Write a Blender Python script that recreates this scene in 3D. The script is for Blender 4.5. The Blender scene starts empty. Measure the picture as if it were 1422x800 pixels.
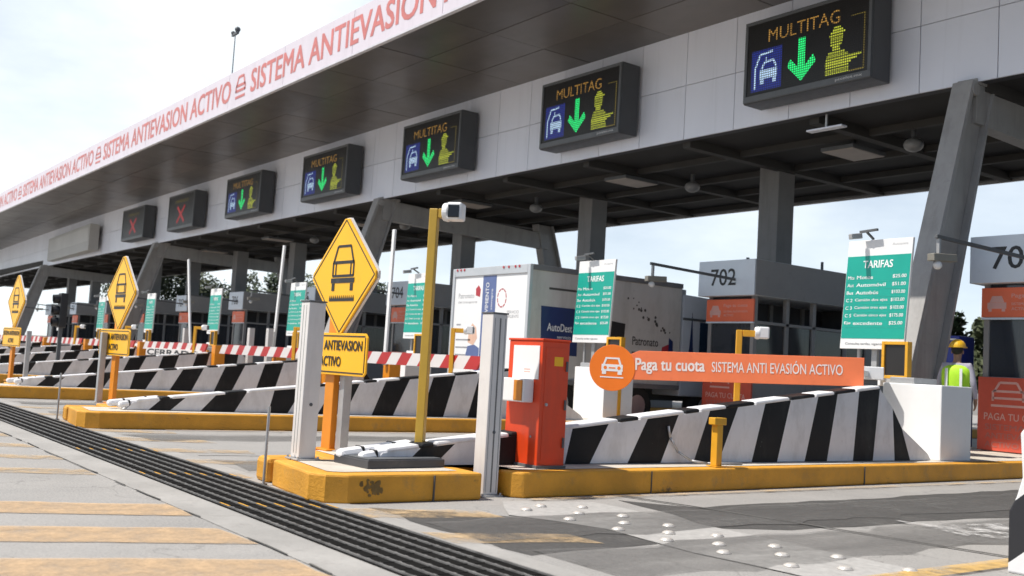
import bpy, bmesh, math, random
from mathutils import Vector, Matrix
R = math.radians
rnd = random.Random(7)
SC = bpy.context.scene
COL = SC.collection

# ------------------------------------------------------------------ materials
MATS = {}
def nt_new(name):
    m = bpy.data.materials.new(name); m.use_nodes = True
    nt = m.node_tree
    return m, nt, nt.nodes['Principled BSDF']

def noise(nt, scale, detail=6, rough=.6, coord='Object', stretch=(1, 1, 1)):
    tc = nt.nodes.new('ShaderNodeTexCoord'); mp = nt.nodes.new('ShaderNodeMapping')
    mp.inputs['Scale'].default_value = stretch
    n = nt.nodes.new('ShaderNodeTexNoise')
    n.inputs['Scale'].default_value = scale; n.inputs['Detail'].default_value = detail
    n.inputs['Roughness'].default_value = rough
    nt.links.new(tc.outputs[coord], mp.inputs['Vector']); nt.links.new(mp.outputs['Vector'], n.inputs['Vector'])
    return n.outputs['Fac']

def ramp(nt, fac, stops):
    r = nt.nodes.new('ShaderNodeValToRGB'); e = r.color_ramp.elements
    while len(e) < len(stops): e.new(.5)
    for k, (p, c) in enumerate(stops):
        e[k].position = p; e[k].color = (*c, 1) if len(c) == 3 else c
    nt.links.new(fac, r.inputs['Fac']); return r.outputs['Color']

def mixc(nt, fac, a, b, mode='MIX'):
    m = nt.nodes.new('ShaderNodeMix'); m.data_type = 'RGBA'; m.blend_type = mode
    for sock, v in ((m.inputs[0], fac), (m.inputs[6], a), (m.inputs[7], b)):
        if hasattr(v, 'links'): nt.links.new(v, sock)
        elif isinstance(v, (int, float)): sock.default_value = v
        else: sock.default_value = (*v, 1)
    return m.outputs[2]

def mat(name, col, rough=.5, var=.12, scale=3., wear=0., wear_col=(.12, .1, .08), metal=0., bump=.0, wscale=5., stretch=(1, 1, 1), spec=.5):
    """painted / raw surface: slow tone variation, blotches of wear, roughness break-up"""
    if name in MATS: return MATS[name]
    m, nt, b = nt_new(name)
    lo = tuple(max(0, c * (1 - var)) for c in col); hi = tuple(min(1, c * (1 + var)) for c in col)
    f1 = noise(nt, scale, 8, .65, stretch=stretch)
    c = ramp(nt, f1, [(.3, lo), (.7, hi)])
    if wear > 0:
        f2 = noise(nt, wscale, 10, .75, stretch=stretch)
        w = ramp(nt, f2, [(.62 - wear * .25, (0, 0, 0)), (.72 - wear * .1, (1, 1, 1))])
        k = nt.nodes.new('ShaderNodeMath'); k.operation = 'MULTIPLY'; k.inputs[1].default_value = min(1, .35 + wear)
        nt.links.new(w, k.inputs[0])
        c = mixc(nt, k.outputs[0], c, wear_col)
    nt.links.new(c, b.inputs['Base Color'])
    f3 = noise(nt, scale * 4, 4)
    mr = nt.nodes.new('ShaderNodeMapRange'); mr.inputs[3].default_value = max(.05, rough - .1); mr.inputs[4].default_value = min(1, rough + .12)
    nt.links.new(f3, mr.inputs[0]); nt.links.new(mr.outputs[0], b.inputs['Roughness'])
    b.inputs['Metallic'].default_value = metal
    b.inputs['Specular IOR Level'].default_value = spec
    if bump > 0:
        bp = nt.nodes.new('ShaderNodeBump'); bp.inputs['Strength'].default_value = bump; bp.inputs['Distance'].default_value = .02
        nt.links.new(noise(nt, scale * 14, 6, .7), bp.inputs['Height']); nt.links.new(bp.outputs[0], b.inputs['Normal'])
    MATS[name] = m; return m

def emit(name, col, s):
    if name in MATS: return MATS[name]
    m, nt, b = nt_new(name)
    b.inputs['Base Color'].default_value = (*[c * .3 for c in col], 1)
    b.inputs['Emission Color'].default_value = (*col, 1); b.inputs['Emission Strength'].default_value = s
    b.inputs['Roughness'].default_value = .5
    MATS[name] = m; return m

def glass(name, tint, refl=.35):
    m, nt, b = nt_new(name)
    b.inputs['Base Color'].default_value = (*tint, 1); b.inputs['Roughness'].default_value = .06
    b.inputs['Specular IOR Level'].default_value = .8
    b.inputs['Alpha'].default_value = refl
    MATS[name] = m; return m

yellow_kerb = mat('kerb_yellow_paint', (.70, .325, .028), .6, .16, 2.6, .28, (.42, .24, .08), bump=.45, wscale=3.2)
def scuffs(m):      # rubber scuffs and streaks left by wheels, with a shape of their own
    nt = m.node_tree; b = nt.nodes['Principled BSDF']; src = b.inputs['Base Color'].links[0].from_socket
    f = ramp(nt, noise(nt, 1.7, 9, .7, stretch=(1, 1, 2.4)), [(.60, (0, 0, 0)), (.68, (.8, .8, .8))])
    g_ = ramp(nt, noise(nt, 16, 5, .8), [(.42, (0, 0, 0)), (.58, (1, 1, 1))])
    c = mixc(nt, mixc(nt, 1., f, g_, 'MULTIPLY'), src, (.075, .05, .03)); nt.links.new(c, b.inputs['Base Color'])
scuffs(yellow_kerb)
kerb_top = mat('kerb_top_concrete', (.58, .52, .44), .8, .14, 3, .3, (.36, .30, .22), bump=.3)
yellow = mat('pole_yellow_paint', (.72, .36, .02), .45, .1, 3, .12, (.35, .2, .06))
ochre = mat('ochre_pole_paint', (.48, .30, .035), .45, .1, 3, .15, (.25, .16, .06))
orange_post = mat('orange_post_paint', (.72, .25, .01), .45, .1, 3, .12, (.38, .17, .05))
sign_yellow = mat('sign_yellow', (.93, .48, .004), .35, .05, 2, .06, (.7, .36, .03))
black = mat('black_paint', (.018, .018, .02), .45, .25, 3, .2, (.09, .085, .08))
white = mat('white_paint', (.78, .77, .76), .5, .06, 2, .16, (.56, .53, .5))
white_clean = mat('white_enamel', (.80, .80, .79), .4, .04, 2, .08, (.62, .6, .57))
post_white = mat('post_white', (.70, .67, .64), .45, .06, 2, .14, (.5, .46, .42))
groove = mat('post_groove', (.16, .155, .15), .5)
alu = mat('aluminium', (.55, .55, .55), .35, .1, 4, metal=.7)
steel = mat('galvanised_steel', (.42, .42, .42), .45, .15, 5, .15, (.25, .22, .2), metal=.4)
steel_dark = mat('dark_steel', (.10, .105, .11), .5, .15, 3, .15, (.16, .15, .14))
beam_grey = mat('beam_grey_paint', (.36, .35, .34), .5, .1, 2, .2, (.24, .23, .22))
fascia_grey = mat('fascia_panel', (.78, .80, .88), .35, .04, .4, .15, (.70, .72, .79), wscale=.7, stretch=(1, 1, .3))
gap_dark = mat('panel_gap', (.05, .05, .055), .7)
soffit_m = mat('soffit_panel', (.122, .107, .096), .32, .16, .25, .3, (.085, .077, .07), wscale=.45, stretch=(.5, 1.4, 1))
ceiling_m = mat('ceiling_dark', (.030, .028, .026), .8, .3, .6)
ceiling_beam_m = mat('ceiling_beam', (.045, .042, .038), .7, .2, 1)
fascia_white = mat('front_fascia_white', (.66, .60, .65), .45, .03, .4, .12, (.58, .52, .57), wscale=.8)
red_text = mat('red_lettering', (.55, .17, .155), .5, .18, 1., .2, (.58, .30, .29))
red_cab = mat('cabinet_red', (.70, .058, .010), .38, .1, 2, .14, (.5, .05, .02))
orange_sign = mat('orange_sign', (.86, .205, .075), .45, .08, 1.2, .25, (.74, .17, .07)); 
orange_disc = mat('orange_disc', (.86, .19, .01), .45, .05, 2)
booth_orange = mat('booth_orange', (.86, .18, .08), .5, .08, 2)
booth_orange_dim = mat('booth_orange_panel', (.66, .105, .06), .5, .12, 2, .2, (.46, .08, .05))
pink_text = mat('faded_white_print', (.75, .42, .36), .5, .1, 3)
dim_text = mat('dim_print', (.50, .17, .14), .6, .1, 3)
teal = mat('teal_board', (.004, .35, .27), .4, .06, 1.5)
teal_line = mat('teal_rule', (.05, .42, .33), .5)
booth_box = mat('booth_box_grey', (.68, .74, .80), .45, .06, 1, .12, (.52, .56, .61))
booth_wall = mat('booth_wall', (.30, .29, .28), .5, .08, 1.2, .2, (.20, .19, .18))
booth_dark = mat('booth_interior', (.09, .09, .095), .7)
win_glass = glass('booth_glass', (.05, .06, .075), .62)
win_dark = glass('booth_side_glass', (.055, .06, .07), .6)
led_case = mat('led_case', (.06, .063, .068), .4, .1, 2)
led_screen = mat('led_screen', (.018, .016, .015), .35, .1, 4)
led_amber = emit('led_amber', (.68, .36, .07), .60)
led_green = emit('led_green', (.02, 1., .24), 1.0)
led_blue = emit('led_blue', (.02, .035, .28), .85)
led_ice = emit('led_ice', (.55, .76, 1.), .95)
led_lime = emit('led_lime', (.60, .66, .05), .8)
led_red = emit('led_red', (.85, .03, .04), .50)
led_dim = emit('led_dim_amber', (.4, .30, .05), .35)
concrete_col = mat('column_concrete', (.23, .225, .22), .75, .1, 1.5, .2, (.15, .145, .14))
lamp_m = mat('ceiling_lamp', (.42, .36, .31), .5)
dome_m = mat('dome_grey', (.25, .25, .25), .4)
truck_white = mat('truck_white', (.80, .80, .79), .4, .04, 1.2, .1, (.66, .64, .6))
truck_side = mat('truck_side_shaded', (.56, .545, .52), .45, .06, 1, .2, (.44, .42, .39))  # shade of the side put into the colour, darker than the white rear
truck_frame = mat('truck_frame', (.52, .54, .56), .4, .06, 2, metal=.3)
navy = mat('navy_print', (.015, .03, .12), .4)
band_blue = mat('band_blue', (.10, .14, .30), .45)
print_grey = mat('print_grey', (.30, .30, .31), .6)
print_red = mat('print_red', (.42, .035, .05), .5)
print_peach = mat('print_peach', (.70, .45, .33), .5)
rubber = mat('rubber', (.02, .02, .02), .8, .2, 4)
cab_blue = mat('cab_bluegrey', (.62, .66, .72), .45, .06, 1)
cab_glass = glass('cab_glass', (.02, .05, .10), .9)
boom_red = mat('boom_red', (.42, .02, .02), .45, .1, 3)
boom_white = mat('boom_white', (.66, .62, .60), .5, .05, 3)
hi_vis = mat('hi_vis_vest', (.45, .80, .03), .7, .08, 8)
hat_y = mat('hard_hat', (.75, .42, .02), .35)
skin_m = mat('skin', (.30, .17, .11), .6, .08, 9)
shirt_m = mat('lilac_shirt', (.40, .38, .44), .8, .08, 9)
trouser_m = mat('dark_trousers', (.03, .035, .05), .85)
hair_m = mat('dark_hair', (.012, .01, .009), .7)
dark_shirt = mat('dark_uniform', (.02, .02, .025), .8)
blue_cab = mat('blue_cabinet', (.012, .03, .28), .4, .1, 2)
bark = mat('bark', (.10, .075, .05), .9, .2, 4)
reflector = mat('stud_white', (.62, .58, .53), .32, .15, 9, .3, (.35, .31, .27), metal=.25)
black_slab = mat('slab_dark', (.055, .055, .06), .4, .15, 4, .2, (.12, .11, .1))

def grime(m, amount, col, drip=(5, 5, .7), lo=.50, hi=.72, chips=None):
    nt = m.node_tree; b = nt.nodes['Principled BSDF']; src = b.inputs['Base Color'].links[0].from_socket
    f = ramp(nt, noise(nt, 1.4, 9, .68, stretch=drip), [(lo, (0, 0, 0)), (hi, (amount,) * 3)])
    c = mixc(nt, f, src, col)
    if chips: c = mixc(nt, ramp(nt, noise(nt, 7, 10, .8), [(.64, (0, 0, 0)), (.66, (.8, .8, .8))]), c, chips)
    nt.links.new(c, b.inputs['Base Color'])
white_worn = mat('barrier_white_paint', (.74, .735, .74), .5, .06, 2, .16, (.56, .54, .53)); grime(white_worn, .55, (.40, .38, .36), (1.6, 1.6, .8), chips=(.36, .34, .33))
black_worn = mat('barrier_black_paint', (.011, .011, .012), .55, .25, 3, .15, (.035, .034, .033), spec=.25); grime(black_worn, .6, (.05, .048, .047), (1.6, 1.6, .8), chips=(.13, .128, .125))
def panels(m, d):
    nt = m.node_tree; b = nt.nodes['Principled BSDF']; src = b.inputs['Base Color'].links[0].from_socket
    ge = nt.nodes.new('ShaderNodeNewGeometry')
    nt.links.new(mixc(nt, 1., src, ramp(nt, ge.outputs['Random Per Island'], [(0, (1 - d,) * 3), (1, (1., 1., 1.))]), 'MULTIPLY'), b.inputs['Base Color'])
panels(fascia_grey, .07); grime(fascia_grey, .22, (.40, .405, .43), (3.5, 3.5, .12), .56, .76)
panels(soffit_m, .25); grime(post_white, .4, (.42, .39, .36), (3, 3, .5)); grime(truck_side, .5, (.33, .31, .28), (1.5, 1.5, .3)); grime(red_cab, .35, (.35, .05, .02), (3, 3, .4))
grime(fascia_white, .4, (.48, .43, .46), (2, 2, .2)); grime(concrete_col, .5, (.12, .115, .11), (2.5, 2.5, .2)); grime(beam_grey, .5, (.20, .19, .18), (3, 3, .25))
def leaf_mat(name, a, b):
    m, nt, bs = nt_new(name)
    oi = nt.nodes.new('ShaderNodeNewGeometry')
    c = ramp(nt, oi.outputs['Random Per Island'], [(0, a), (1, b)])
    nt.links.new(c, bs.inputs['Base Color']); bs.inputs['Roughness'].default_value = .7
    return m
leaf_a = leaf_mat('foliage_olive', (.03, .045, .018), (.085, .10, .04))
leaf_b = leaf_mat('foliage_dark', (.018, .035, .014), (.05, .075, .03))

def stripe_ground():
    """worn concrete paving of the plaza"""
    m, nt, b = nt_new('plaza_concrete')
    c = ramp(nt, noise(nt, .55, 8, .62), [(.3, (.215, .204, .192)), (.72, (.385, .366, .344))])
    c = mixc(nt, ramp(nt, noise(nt, 9, 8, .7), [(.35, (0, 0, 0)), (.75, (.45, .45, .45))]), c, (.27, .26, .25))
    c = mixc(nt, ramp(nt, noise(nt, 2.6, 9, .72), [(.42, (0, 0, 0)), (.66, (.55, .55, .55))]), c, (.235, .228, .22))
    c = mixc(nt, ramp(nt, noise(nt, 26, 6, .75), [(.36, (.6, .6, .6)), (.50, (0, 0, 0))]), c, (.20, .19, .18))
    # tyre-dark wheel paths running with the lanes
    st = ramp(nt, noise(nt, .9, 6, .6, stretch=(1.0, .16, 1)), [(.52, (0, 0, 0)), (.68, (.5, .5, .5))])
    c = mixc(nt, st, c, (.15, .148, .145))
    c = mixc(nt, ramp(nt, noise(nt, 55, 4, .8), [(.40, (0, 0, 0)), (.60, (.7, .7, .7))]), c, (.41, .39, .365))
    c = mixc(nt, ramp(nt, noise(nt, 90, 3, .8), [(.55, (0, 0, 0)), (.66, (.7, .7, .7))]), c, (.15, .14, .13))
    # oil spots
    sp = ramp(nt, noise(nt, 2.3, 4, .5), [(.70, (0, 0, 0)), (.76, (.6, .6, .6))])
    c = mixc(nt, sp, c, (.12, .115, .11))
    # hairline cracks
    v = nt.nodes.new('ShaderNodeTexVoronoi'); v.feature = 'DISTANCE_TO_EDGE'; v.inputs['Scale'].default_value = .33
    tc = nt.nodes.new('ShaderNodeTexCoord'); wn = nt.nodes.new('ShaderNodeTexNoise'); wn.inputs['Scale'].default_value = 2.
    wn.inputs['Detail'].default_value = 6
    ad = nt.nodes.new('ShaderNodeVectorMath'); ad.operation = 'MULTIPLY_ADD'; ad.inputs[1].default_value = (.8, .8, .8)
    nt.links.new(tc.outputs['Object'], wn.inputs['Vector']); nt.links.new(wn.outputs['Color'], ad.inputs[0]); nt.links.new(tc.outputs['Object'], ad.inputs[2])
    nt.links.new(ad.outputs[0], v.inputs['Vector'])
    ck = ramp(nt, v.outputs['Distance'], [(.0, (.45, .45, .45)), (.004, (0, 0, 0))])
    c = mixc(nt, ck, c, (.09, .085, .08))
    nt.links.new(c, b.inputs['Base Color']); b.inputs['Roughness'].default_value = .82
    bp = nt.nodes.new('ShaderNodeBump'); bp.inputs['Strength'].default_value = .35; bp.inputs['Distance'].default_value = .01
    nt.links.new(noise(nt, 40, 6, .7), bp.inputs['Height']); nt.links.new(bp.outputs[0], b.inputs['Normal'])
    return m
concrete = stripe_ground()

def sheet_mat(name, col, edge_noise=2.5, cover=.5, var=.18, soft=.10, scale=8., rough=.8, stretch=(1, 1, 1)):
    """a worn layer lying on the paving: patchy alpha where it has rubbed away"""
    m, nt, b = nt_new(name)
    lo = tuple(c * (1 - var) for c in col); hi = tuple(min(1, c * (1 + var)) for c in col)
    nt.links.new(ramp(nt, noise(nt, scale, 8, .7), [(.3, lo), (.7, hi)]), b.inputs['Base Color'])
    a = ramp(nt, noise(nt, edge_noise, 10, .72, stretch=stretch), [(1 - cover - soft, (0, 0, 0)), (1 - cover + soft, (1, 1, 1))])
    nt.links.new(a, b.inputs['Alpha']); b.inputs['Roughness'].default_value = rough
    return m
paint_stripe = sheet_mat('road_paint_orange', (.55, .375, .215), 5., .60, .22, .30, 45)
paint_faint = sheet_mat('road_paint_faint', (.55, .39, .22), 3., .46, .15, .16, 18)
paint_yellow = sheet_mat('road_paint_yellow', (.60, .38, .12), 4., .54, .2, .2, 25)
asphalt = sheet_mat('asphalt_patch', (.074, .070, .066), 1.3, .66, .35, .26, 30)
asphalt_soft = sheet_mat('tyre_grime', (.15, .143, .136), .9, .46, .3, .30, 20, stretch=(1, .30, 1))
apron_m = mat('drain_apron', (.335, .32, .30), .85, .16, 1.5, .35, (.24, .225, .21), bump=.3)
band_m = sheet_mat('stud_band_concrete', (.385, .37, .35), 2.2, .80, .2, .14, 14)
mark_white = sheet_mat('worn_white_paint', (.66, .64, .62), 5., .42, .1, .12, 12)
line_dark = mat('joint_dark', (.10, .095, .088), .85, .35, 3)

# ------------------------------------------------------------------ mesh builder
class MB:
    def __init__(s): s.v = []; s.f = []; s.m = []; s.M = Matrix.Identity(4)
    def frame(s, o=(0, 0, 0), x=(1, 0, 0), y=(0, 1, 0), z=(0, 0, 1)):
        s.M = Matrix(((x[0], y[0], z[0], o[0]), (x[1], y[1], z[1], o[1]), (x[2], y[2], z[2], o[2]), (0, 0, 0, 1))); return s
    def _add(s, vs, fs, m=0):
        b = len(s.v)
        s.v += [tuple(s.M @ Vector(p)) for p in vs]
        for f in fs: s.f.append([b + i for i in f]); s.m.append(m)
        return s
    def box(s, x0, x1, y0, y1, z0, z1, m=0):
        vs = [(x, y, z) for z in (z0, z1) for y in (y0, y1) for x in (x0, x1)]
        return s._add(vs, [(0, 2, 3, 1), (4, 5, 7, 6), (0, 1, 5, 4), (2, 6, 7, 3), (0, 4, 6, 2), (1, 3, 7, 5)], m)
    def hexa(s, a, b, m=0):            # two quads joined
        return s._add(list(a) + list(b), [(3, 2, 1, 0), (4, 5, 6, 7), (0, 1, 5, 4), (1, 2, 6, 5), (2, 3, 7, 6), (3, 0, 4, 7)], m)
    def prism(s, pts, z0, z1, m=0, mtop=None):   # polygon (x, y) extruded in z
        n = len(pts)
        s._add([(p[0], p[1], z0) for p in pts] + [(p[0], p[1], z1) for p in pts], [tuple(range(n))[::-1]] + [(i, (i + 1) % n, n + (i + 1) % n, n + i) for i in range(n)], m)
        b = len(s.v) - n
        s.f.append([b + i for i in range(n)]); s.m.append(m if mtop is None else mtop)
        return s
    def sheet(s, pts, z, m=0): return s._add([(p[0], p[1], z) for p in pts], [tuple(range(len(pts)))], m)
    def bar2(s, u0, v0, u1, v1, w, z0, z1, m=0):  # stroke in the frame's xy plane
        d = Vector((u1 - u0, v1 - v0)); n = Vector((-d.y, d.x)).normalized() * w / 2
        return s.prism([(u0 + n.x, v0 + n.y), (u0 - n.x, v0 - n.y), (u1 - n.x, v1 - n.y), (u1 + n.x, v1 + n.y)], z0, z1, m)
    def tube(s, p0, p1, r0, r1=None, n=10, m=0, caps=True):
        r1 = r0 if r1 is None else r1
        p0, p1 = Vector(p0), Vector(p1); d = (p1 - p0).normalized()
        a = d.orthogonal().normalized(); b = d.cross(a)
        vs = [tuple(p + (a * math.cos(t) + b * math.sin(t)) * r) for p, r in ((p0, r0), (p1, r1)) for t in [2 * math.pi * i / n for i in range(n)]]
        fs = [(i, (i + 1) % n, n + (i + 1) % n, n + i) for i in range(n)]
        if caps: fs += [tuple(range(n))[::-1], tuple(range(n, 2 * n))]
        return s._add(vs, fs, m)
    def bar(s, p0, p1, w, h=None, m=0, up=(0, 0, 1)):   # square section bar between two points
        h = w if h is None else h
        p0, p1 = Vector(p0), Vector(p1); d = (p1 - p0).normalized(); up = Vector(up)
        if abs(d.dot(up)) > .99: up = Vector((0, 1, 0))
        a = d.cross(up).normalized() * w / 2; b = a.cross(d).normalized() * h / 2
        q = lambda p: [tuple(p - a - b), tuple(p + a - b), tuple(p + a + b), tuple(p - a + b)]
        return s.hexa(q(p0), q(p1), m)
    def ball(s, c, rx, ry=None, rz=None, n=12, k=8, m=0, half=False):
        ry = rx if ry is None else ry; rz = rx if rz is None else rz
        vs = []; fs = []
        lo = 0 if half else -math.pi / 2
        for j in range(k + 1):
            ph = lo + (math.pi / 2 - lo) * j / k
            for i in range(n):
                t = 2 * math.pi * i / n
                vs.append((c[0] + rx * math.cos(ph) * math.cos(t), c[1] + ry * math.cos(ph) * math.sin(t), c[2] + rz * math.sin(ph)))
        for j in range(k):
            for i in range(n): fs.append((j * n + i, j * n + (i + 1) % n, (j + 1) * n + (i + 1) % n, (j + 1) * n + i))
        return s._add(vs, fs, m)
    def disc(s, c, r, z0, z1, n=32, m=0):
        return s.prism([(c[0] + r * math.cos(2 * math.pi * i / n), c[1] + r * math.sin(2 * math.pi * i / n)) for i in range(n)], z0, z1, m)
    def mesh(s, name):
        me = bpy.data.meshes.new(name); me.from_pydata(s.v, [], s.f)
        bm = bmesh.new(); bm.from_mesh(me); bmesh.ops.recalc_face_normals(bm, faces=bm.faces) if not getattr(s, 'keep', False) else None
        bm.to_mesh(me); bm.free()
        for p, i in zip(me.polygons, s.m): p.material_index = i
        return me
    def build(s, name, mats, parent=None, bevel=0, smooth=False, loc=None):
        me = s.mesh(name)
        for x in (mats if isinstance(mats, (list, tuple)) else [mats]): me.materials.append(x)
        o = bpy.data.objects.new(name, me); COL.objects.link(o)
        if smooth:
            for p in me.polygons: p.use_smooth = True
        if bevel:
            b = o.modifiers.new('bevel', 'BEVEL'); b.width = bevel; b.segments = 2; b.limit_method = 'ANGLE'; b.angle_limit = R(40)
        if parent: o.parent = parent
        if loc: o.location = loc
        return o

def tag(o, label=None, cat=None, group=None, kind=None):
    if label: o['label'] = label
    if cat: o['category'] = cat
    if group: o['group'] = group
    if kind: o['kind'] = kind
    return o
def thing(name, label, cat, loc=(0, 0, 0), rz=0, group=None):
    o = bpy.data.objects.new(name, None); COL.objects.link(o)
    o.empty_display_size = .2
    o.location = loc; o.rotation_euler = (0, 0, rz); return tag(o, label, cat, group)
def struct(o): o['kind'] = 'structure'; return o
def copy_tree(o, parent=None):
    c = o.copy(); COL.objects.link(c)
    if parent: c.parent = parent
    for ch in list(o.children): copy_tree(ch, c)
    return c
def dup(o, loc, label, rz=None):
    c = copy_tree(o); c.location = loc; c['label'] = label
    if rz is not None: c.rotation_euler[2] = rz
    return c

TXT = {}
def text_polys(body, bold=0.):
    k = (body, bold)
    if k in TXT: return TXT[k]
    cu = bpy.data.curves.new('lettering', 'FONT'); cu.body = body; cu.offset = bold; cu.resolution_u = 3; cu.fill_mode = 'FRONT'
    ob = bpy.data.objects.new('lettering', cu); COL.objects.link(ob)
    dg = bpy.context.evaluated_depsgraph_get(); dg.update()
    me = bpy.data.meshes.new_from_object(ob.evaluated_get(dg))
    vs = [(v.co.x, v.co.y) for v in me.vertices]; fs = [tuple(p.vertices) for p in me.polygons]
    bpy.data.objects.remove(ob); bpy.data.curves.remove(cu); bpy.data.meshes.remove(me)
    TXT[k] = (vs, fs); return TXT[k]
def text(mb, body, u, v, w, h, z=0, m=0, bold=0., align='l'):
    """lay lettering into mb's frame, scaled to width w (None = natural) and height h"""
    vs, fs = text_polys(body)
    x0 = min(p[0] for p in vs); x1 = max(p[0] for p in vs); y0 = min(p[1] for p in vs); y1 = max(p[1] for p in vs)
    sy = h / (y1 - y0); sx = sy if w is None else w / (x1 - x0)
    if align == 'c': u = u - sx * (x1 - x0) / 2
    copies = [(0, 0)] if bold <= 0 else [(0, 0), (-1, .7), (1, .7), (-1, -.7), (1, -.7)]
    for k, (a, b) in enumerate(copies):     # bold = a few copies a hair apart
        mb._add([(u + (p[0] - x0 + a * bold) * sx, v + (p[1] - y0 + b * bold) * sy, z + .0007 * k) for p in vs], fs, m)
    mb.keep = True
    return mb
FACE = dict(x=(1, 0, 0), y=(0, 0, 1), z=(0, -1, 0))     # sign frame that faces -Y: u right, v up, w out

# ------------------------------------------------------------------ world, sun, camera
SUN_DIR = Vector((-.36, -.93, 1.72)).normalized()       # towards the sun
elev = math.asin(SUN_DIR.z); azim = math.atan2(SUN_DIR.x, SUN_DIR.y)
w = bpy.data.worlds.new('World'); SC.world = w; w.use_nodes = True
nt = w.node_tree; nt.nodes.clear()
out = nt.nodes.new('ShaderNodeOutputWorld'); bg = nt.nodes.new('ShaderNodeBackground'); bg2 = nt.nodes.new('ShaderNodeBackground')
sky = nt.nodes.new('ShaderNodeTexSky'); sky.sky_type = 'NISHITA'; sky.sun_disc = False
sky.sun_elevation = elev; sky.sun_rotation = azim; sky.air_density = 1.0; sky.dust_density = 2.5; sky.ozone_density = 1.2; sky.altitude = 2200
bg.inputs[1].default_value = .11; nt.links.new(sky.outputs[0], bg.inputs[0])
bg2.inputs[0].default_value = (.90, .965, 1., 1); bg2.inputs[1].default_value = 1.2
tc = nt.nodes.new('ShaderNodeTexCoord'); mp = nt.nodes.new('ShaderNodeMapping'); mp.inputs['Scale'].default_value = (1, 1, 2.6)
cn = nt.nodes.new('ShaderNodeTexNoise'); cn.inputs['Scale'].default_value = 2.4; cn.inputs['Detail'].default_value = 8; cn.inputs['Roughness'].default_value = .55
nt.links.new(tc.outputs['Generated'], mp.inputs[0]); nt.links.new(mp.outputs[0], cn.inputs['Vector'])
cr = nt.nodes.new('ShaderNodeValToRGB'); cr.color_ramp.elements[0].position = .34; cr.color_ramp.elements[0].color = (.50, .50, .50, 1)
cr.color_ramp.elements[1].position = .62; cr.color_ramp.elements[1].color = (.97, .97, .97, 1)
nt.links.new(cn.outputs['Fac'], cr.inputs[0])
# thin bright cloud covers the half of the sky towards the plaza's far left end, clearer blue on the other side
dt = nt.nodes.new('ShaderNodeVectorMath'); dt.operation = 'DOT_PRODUCT'; dt.inputs[1].default_value = (-.97, .02, .22)
nt.links.new(tc.outputs['Generated'], dt.inputs[0])
mr = nt.nodes.new('ShaderNodeMapRange'); mr.inputs[1].default_value = -.1; mr.inputs[2].default_value = .85; mr.inputs[3].default_value = .05; mr.inputs[4].default_value = 1.
mr.interpolation_type = 'SMOOTHSTEP'; nt.links.new(dt.outputs['Value'], mr.inputs[0])
ml = nt.nodes.new('ShaderNodeMath'); ml.operation = 'MULTIPLY'; nt.links.new(cr.outputs[0], ml.inputs[0]); nt.links.new(mr.outputs[0], ml.inputs[1])
mx = nt.nodes.new('ShaderNodeMixShader'); nt.links.new(ml.outputs[0], mx.inputs[0]); nt.links.new(bg.outputs[0], mx.inputs[1]); nt.links.new(bg2.outputs[0], mx.inputs[2])
nt.links.new(mx.outputs[0], out.inputs[0])

sl = bpy.data.lights.new('sun', 'SUN'); sl.energy = 5.0; sl.angle = R(.5); sl.color = (1., .95, .88)
so = bpy.data.objects.new('sun', sl); COL.objects.link(so); so.location = SUN_DIR * 60
so.rotation_euler = SUN_DIR.to_track_quat('Z', 'Y').to_euler()

yaw, pitch, roll = R(36.324), R(4.4437), R(3.3658)
fw = Vector((-math.cos(yaw) * math.cos(pitch), math.sin(yaw) * math.cos(pitch), math.sin(pitch)))
rt = Vector((math.sin(yaw), math.cos(yaw), 0)); up = rt.cross(fw)
r2 = rt * math.cos(roll) + up * math.sin(roll); u2 = up * math.cos(roll) - rt * math.sin(roll)
cam = bpy.data.cameras.new('camera'); cam.sensor_width = 36; cam.lens = 1429.87 / 1422 * 36; cam.clip_end = 2000; cam.clip_start = .05
cam.dof.use_dof = True; cam.dof.focus_distance = 11.5; cam.dof.aperture_fstop = 2.2
co = bpy.data.objects.new('camera', cam); COL.objects.link(co)
co.matrix_world = Matrix(((r2.x, u2.x, -fw.x, 0), (r2.y, u2.y, -fw.y, 0), (r2.z, u2.z, -fw.z, 1.2), (0, 0, 0, 1)))
SC.camera = co
SC.view_settings.view_transform = 'Standard'; SC.view_settings.look = 'None'; SC.view_settings.exposure = .08; SC.view_settings.gamma = 1
SC.render.engine = 'CYCLES'
SC.cycles.max_bounces = 8; SC.cycles.transparent_max_bounces = 12

PITCH = 7.55
def isl(n): return -PITCH * n
ORD = ['nearest', 'second', 'third', 'fourth', 'fifth', 'sixth', 'seventh', 'eighth', 'ninth', 'tenth']
def wh(n): return 'nearest toll island' if n == 0 else ORD[n] + ' toll island from the right'

# ------------------------------------------------------------------ the ground
g = MB(); g.sheet([(-700, -300), (300, -300), (300, 900), (-700, 900)], 0); struct(g.build('ground', concrete))
def jag(pts, amp=.05, step=.35):
    o = []
    for i in range(len(pts)):
        a, b = Vector(pts[i]), Vector(pts[(i + 1) % len(pts)]); n = max(1, int((b - a).length / step))
        for k in range(n):
            p = a.lerp(b, k / n); o.append((p.x + rnd.uniform(-amp, amp), p.y + rnd.uniform(-amp, amp)))
    return o
g = MB(); g.sheet([(-60, 2.72), (3, 2.72), (3, 3.06), (-60, 3.06)], .004); g.sheet([(-60, 3.90), (3, 3.90), (3, 4.12), (-60, 4.12)], .004)
struct(g.build('drain_apron', apron_m))
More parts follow.
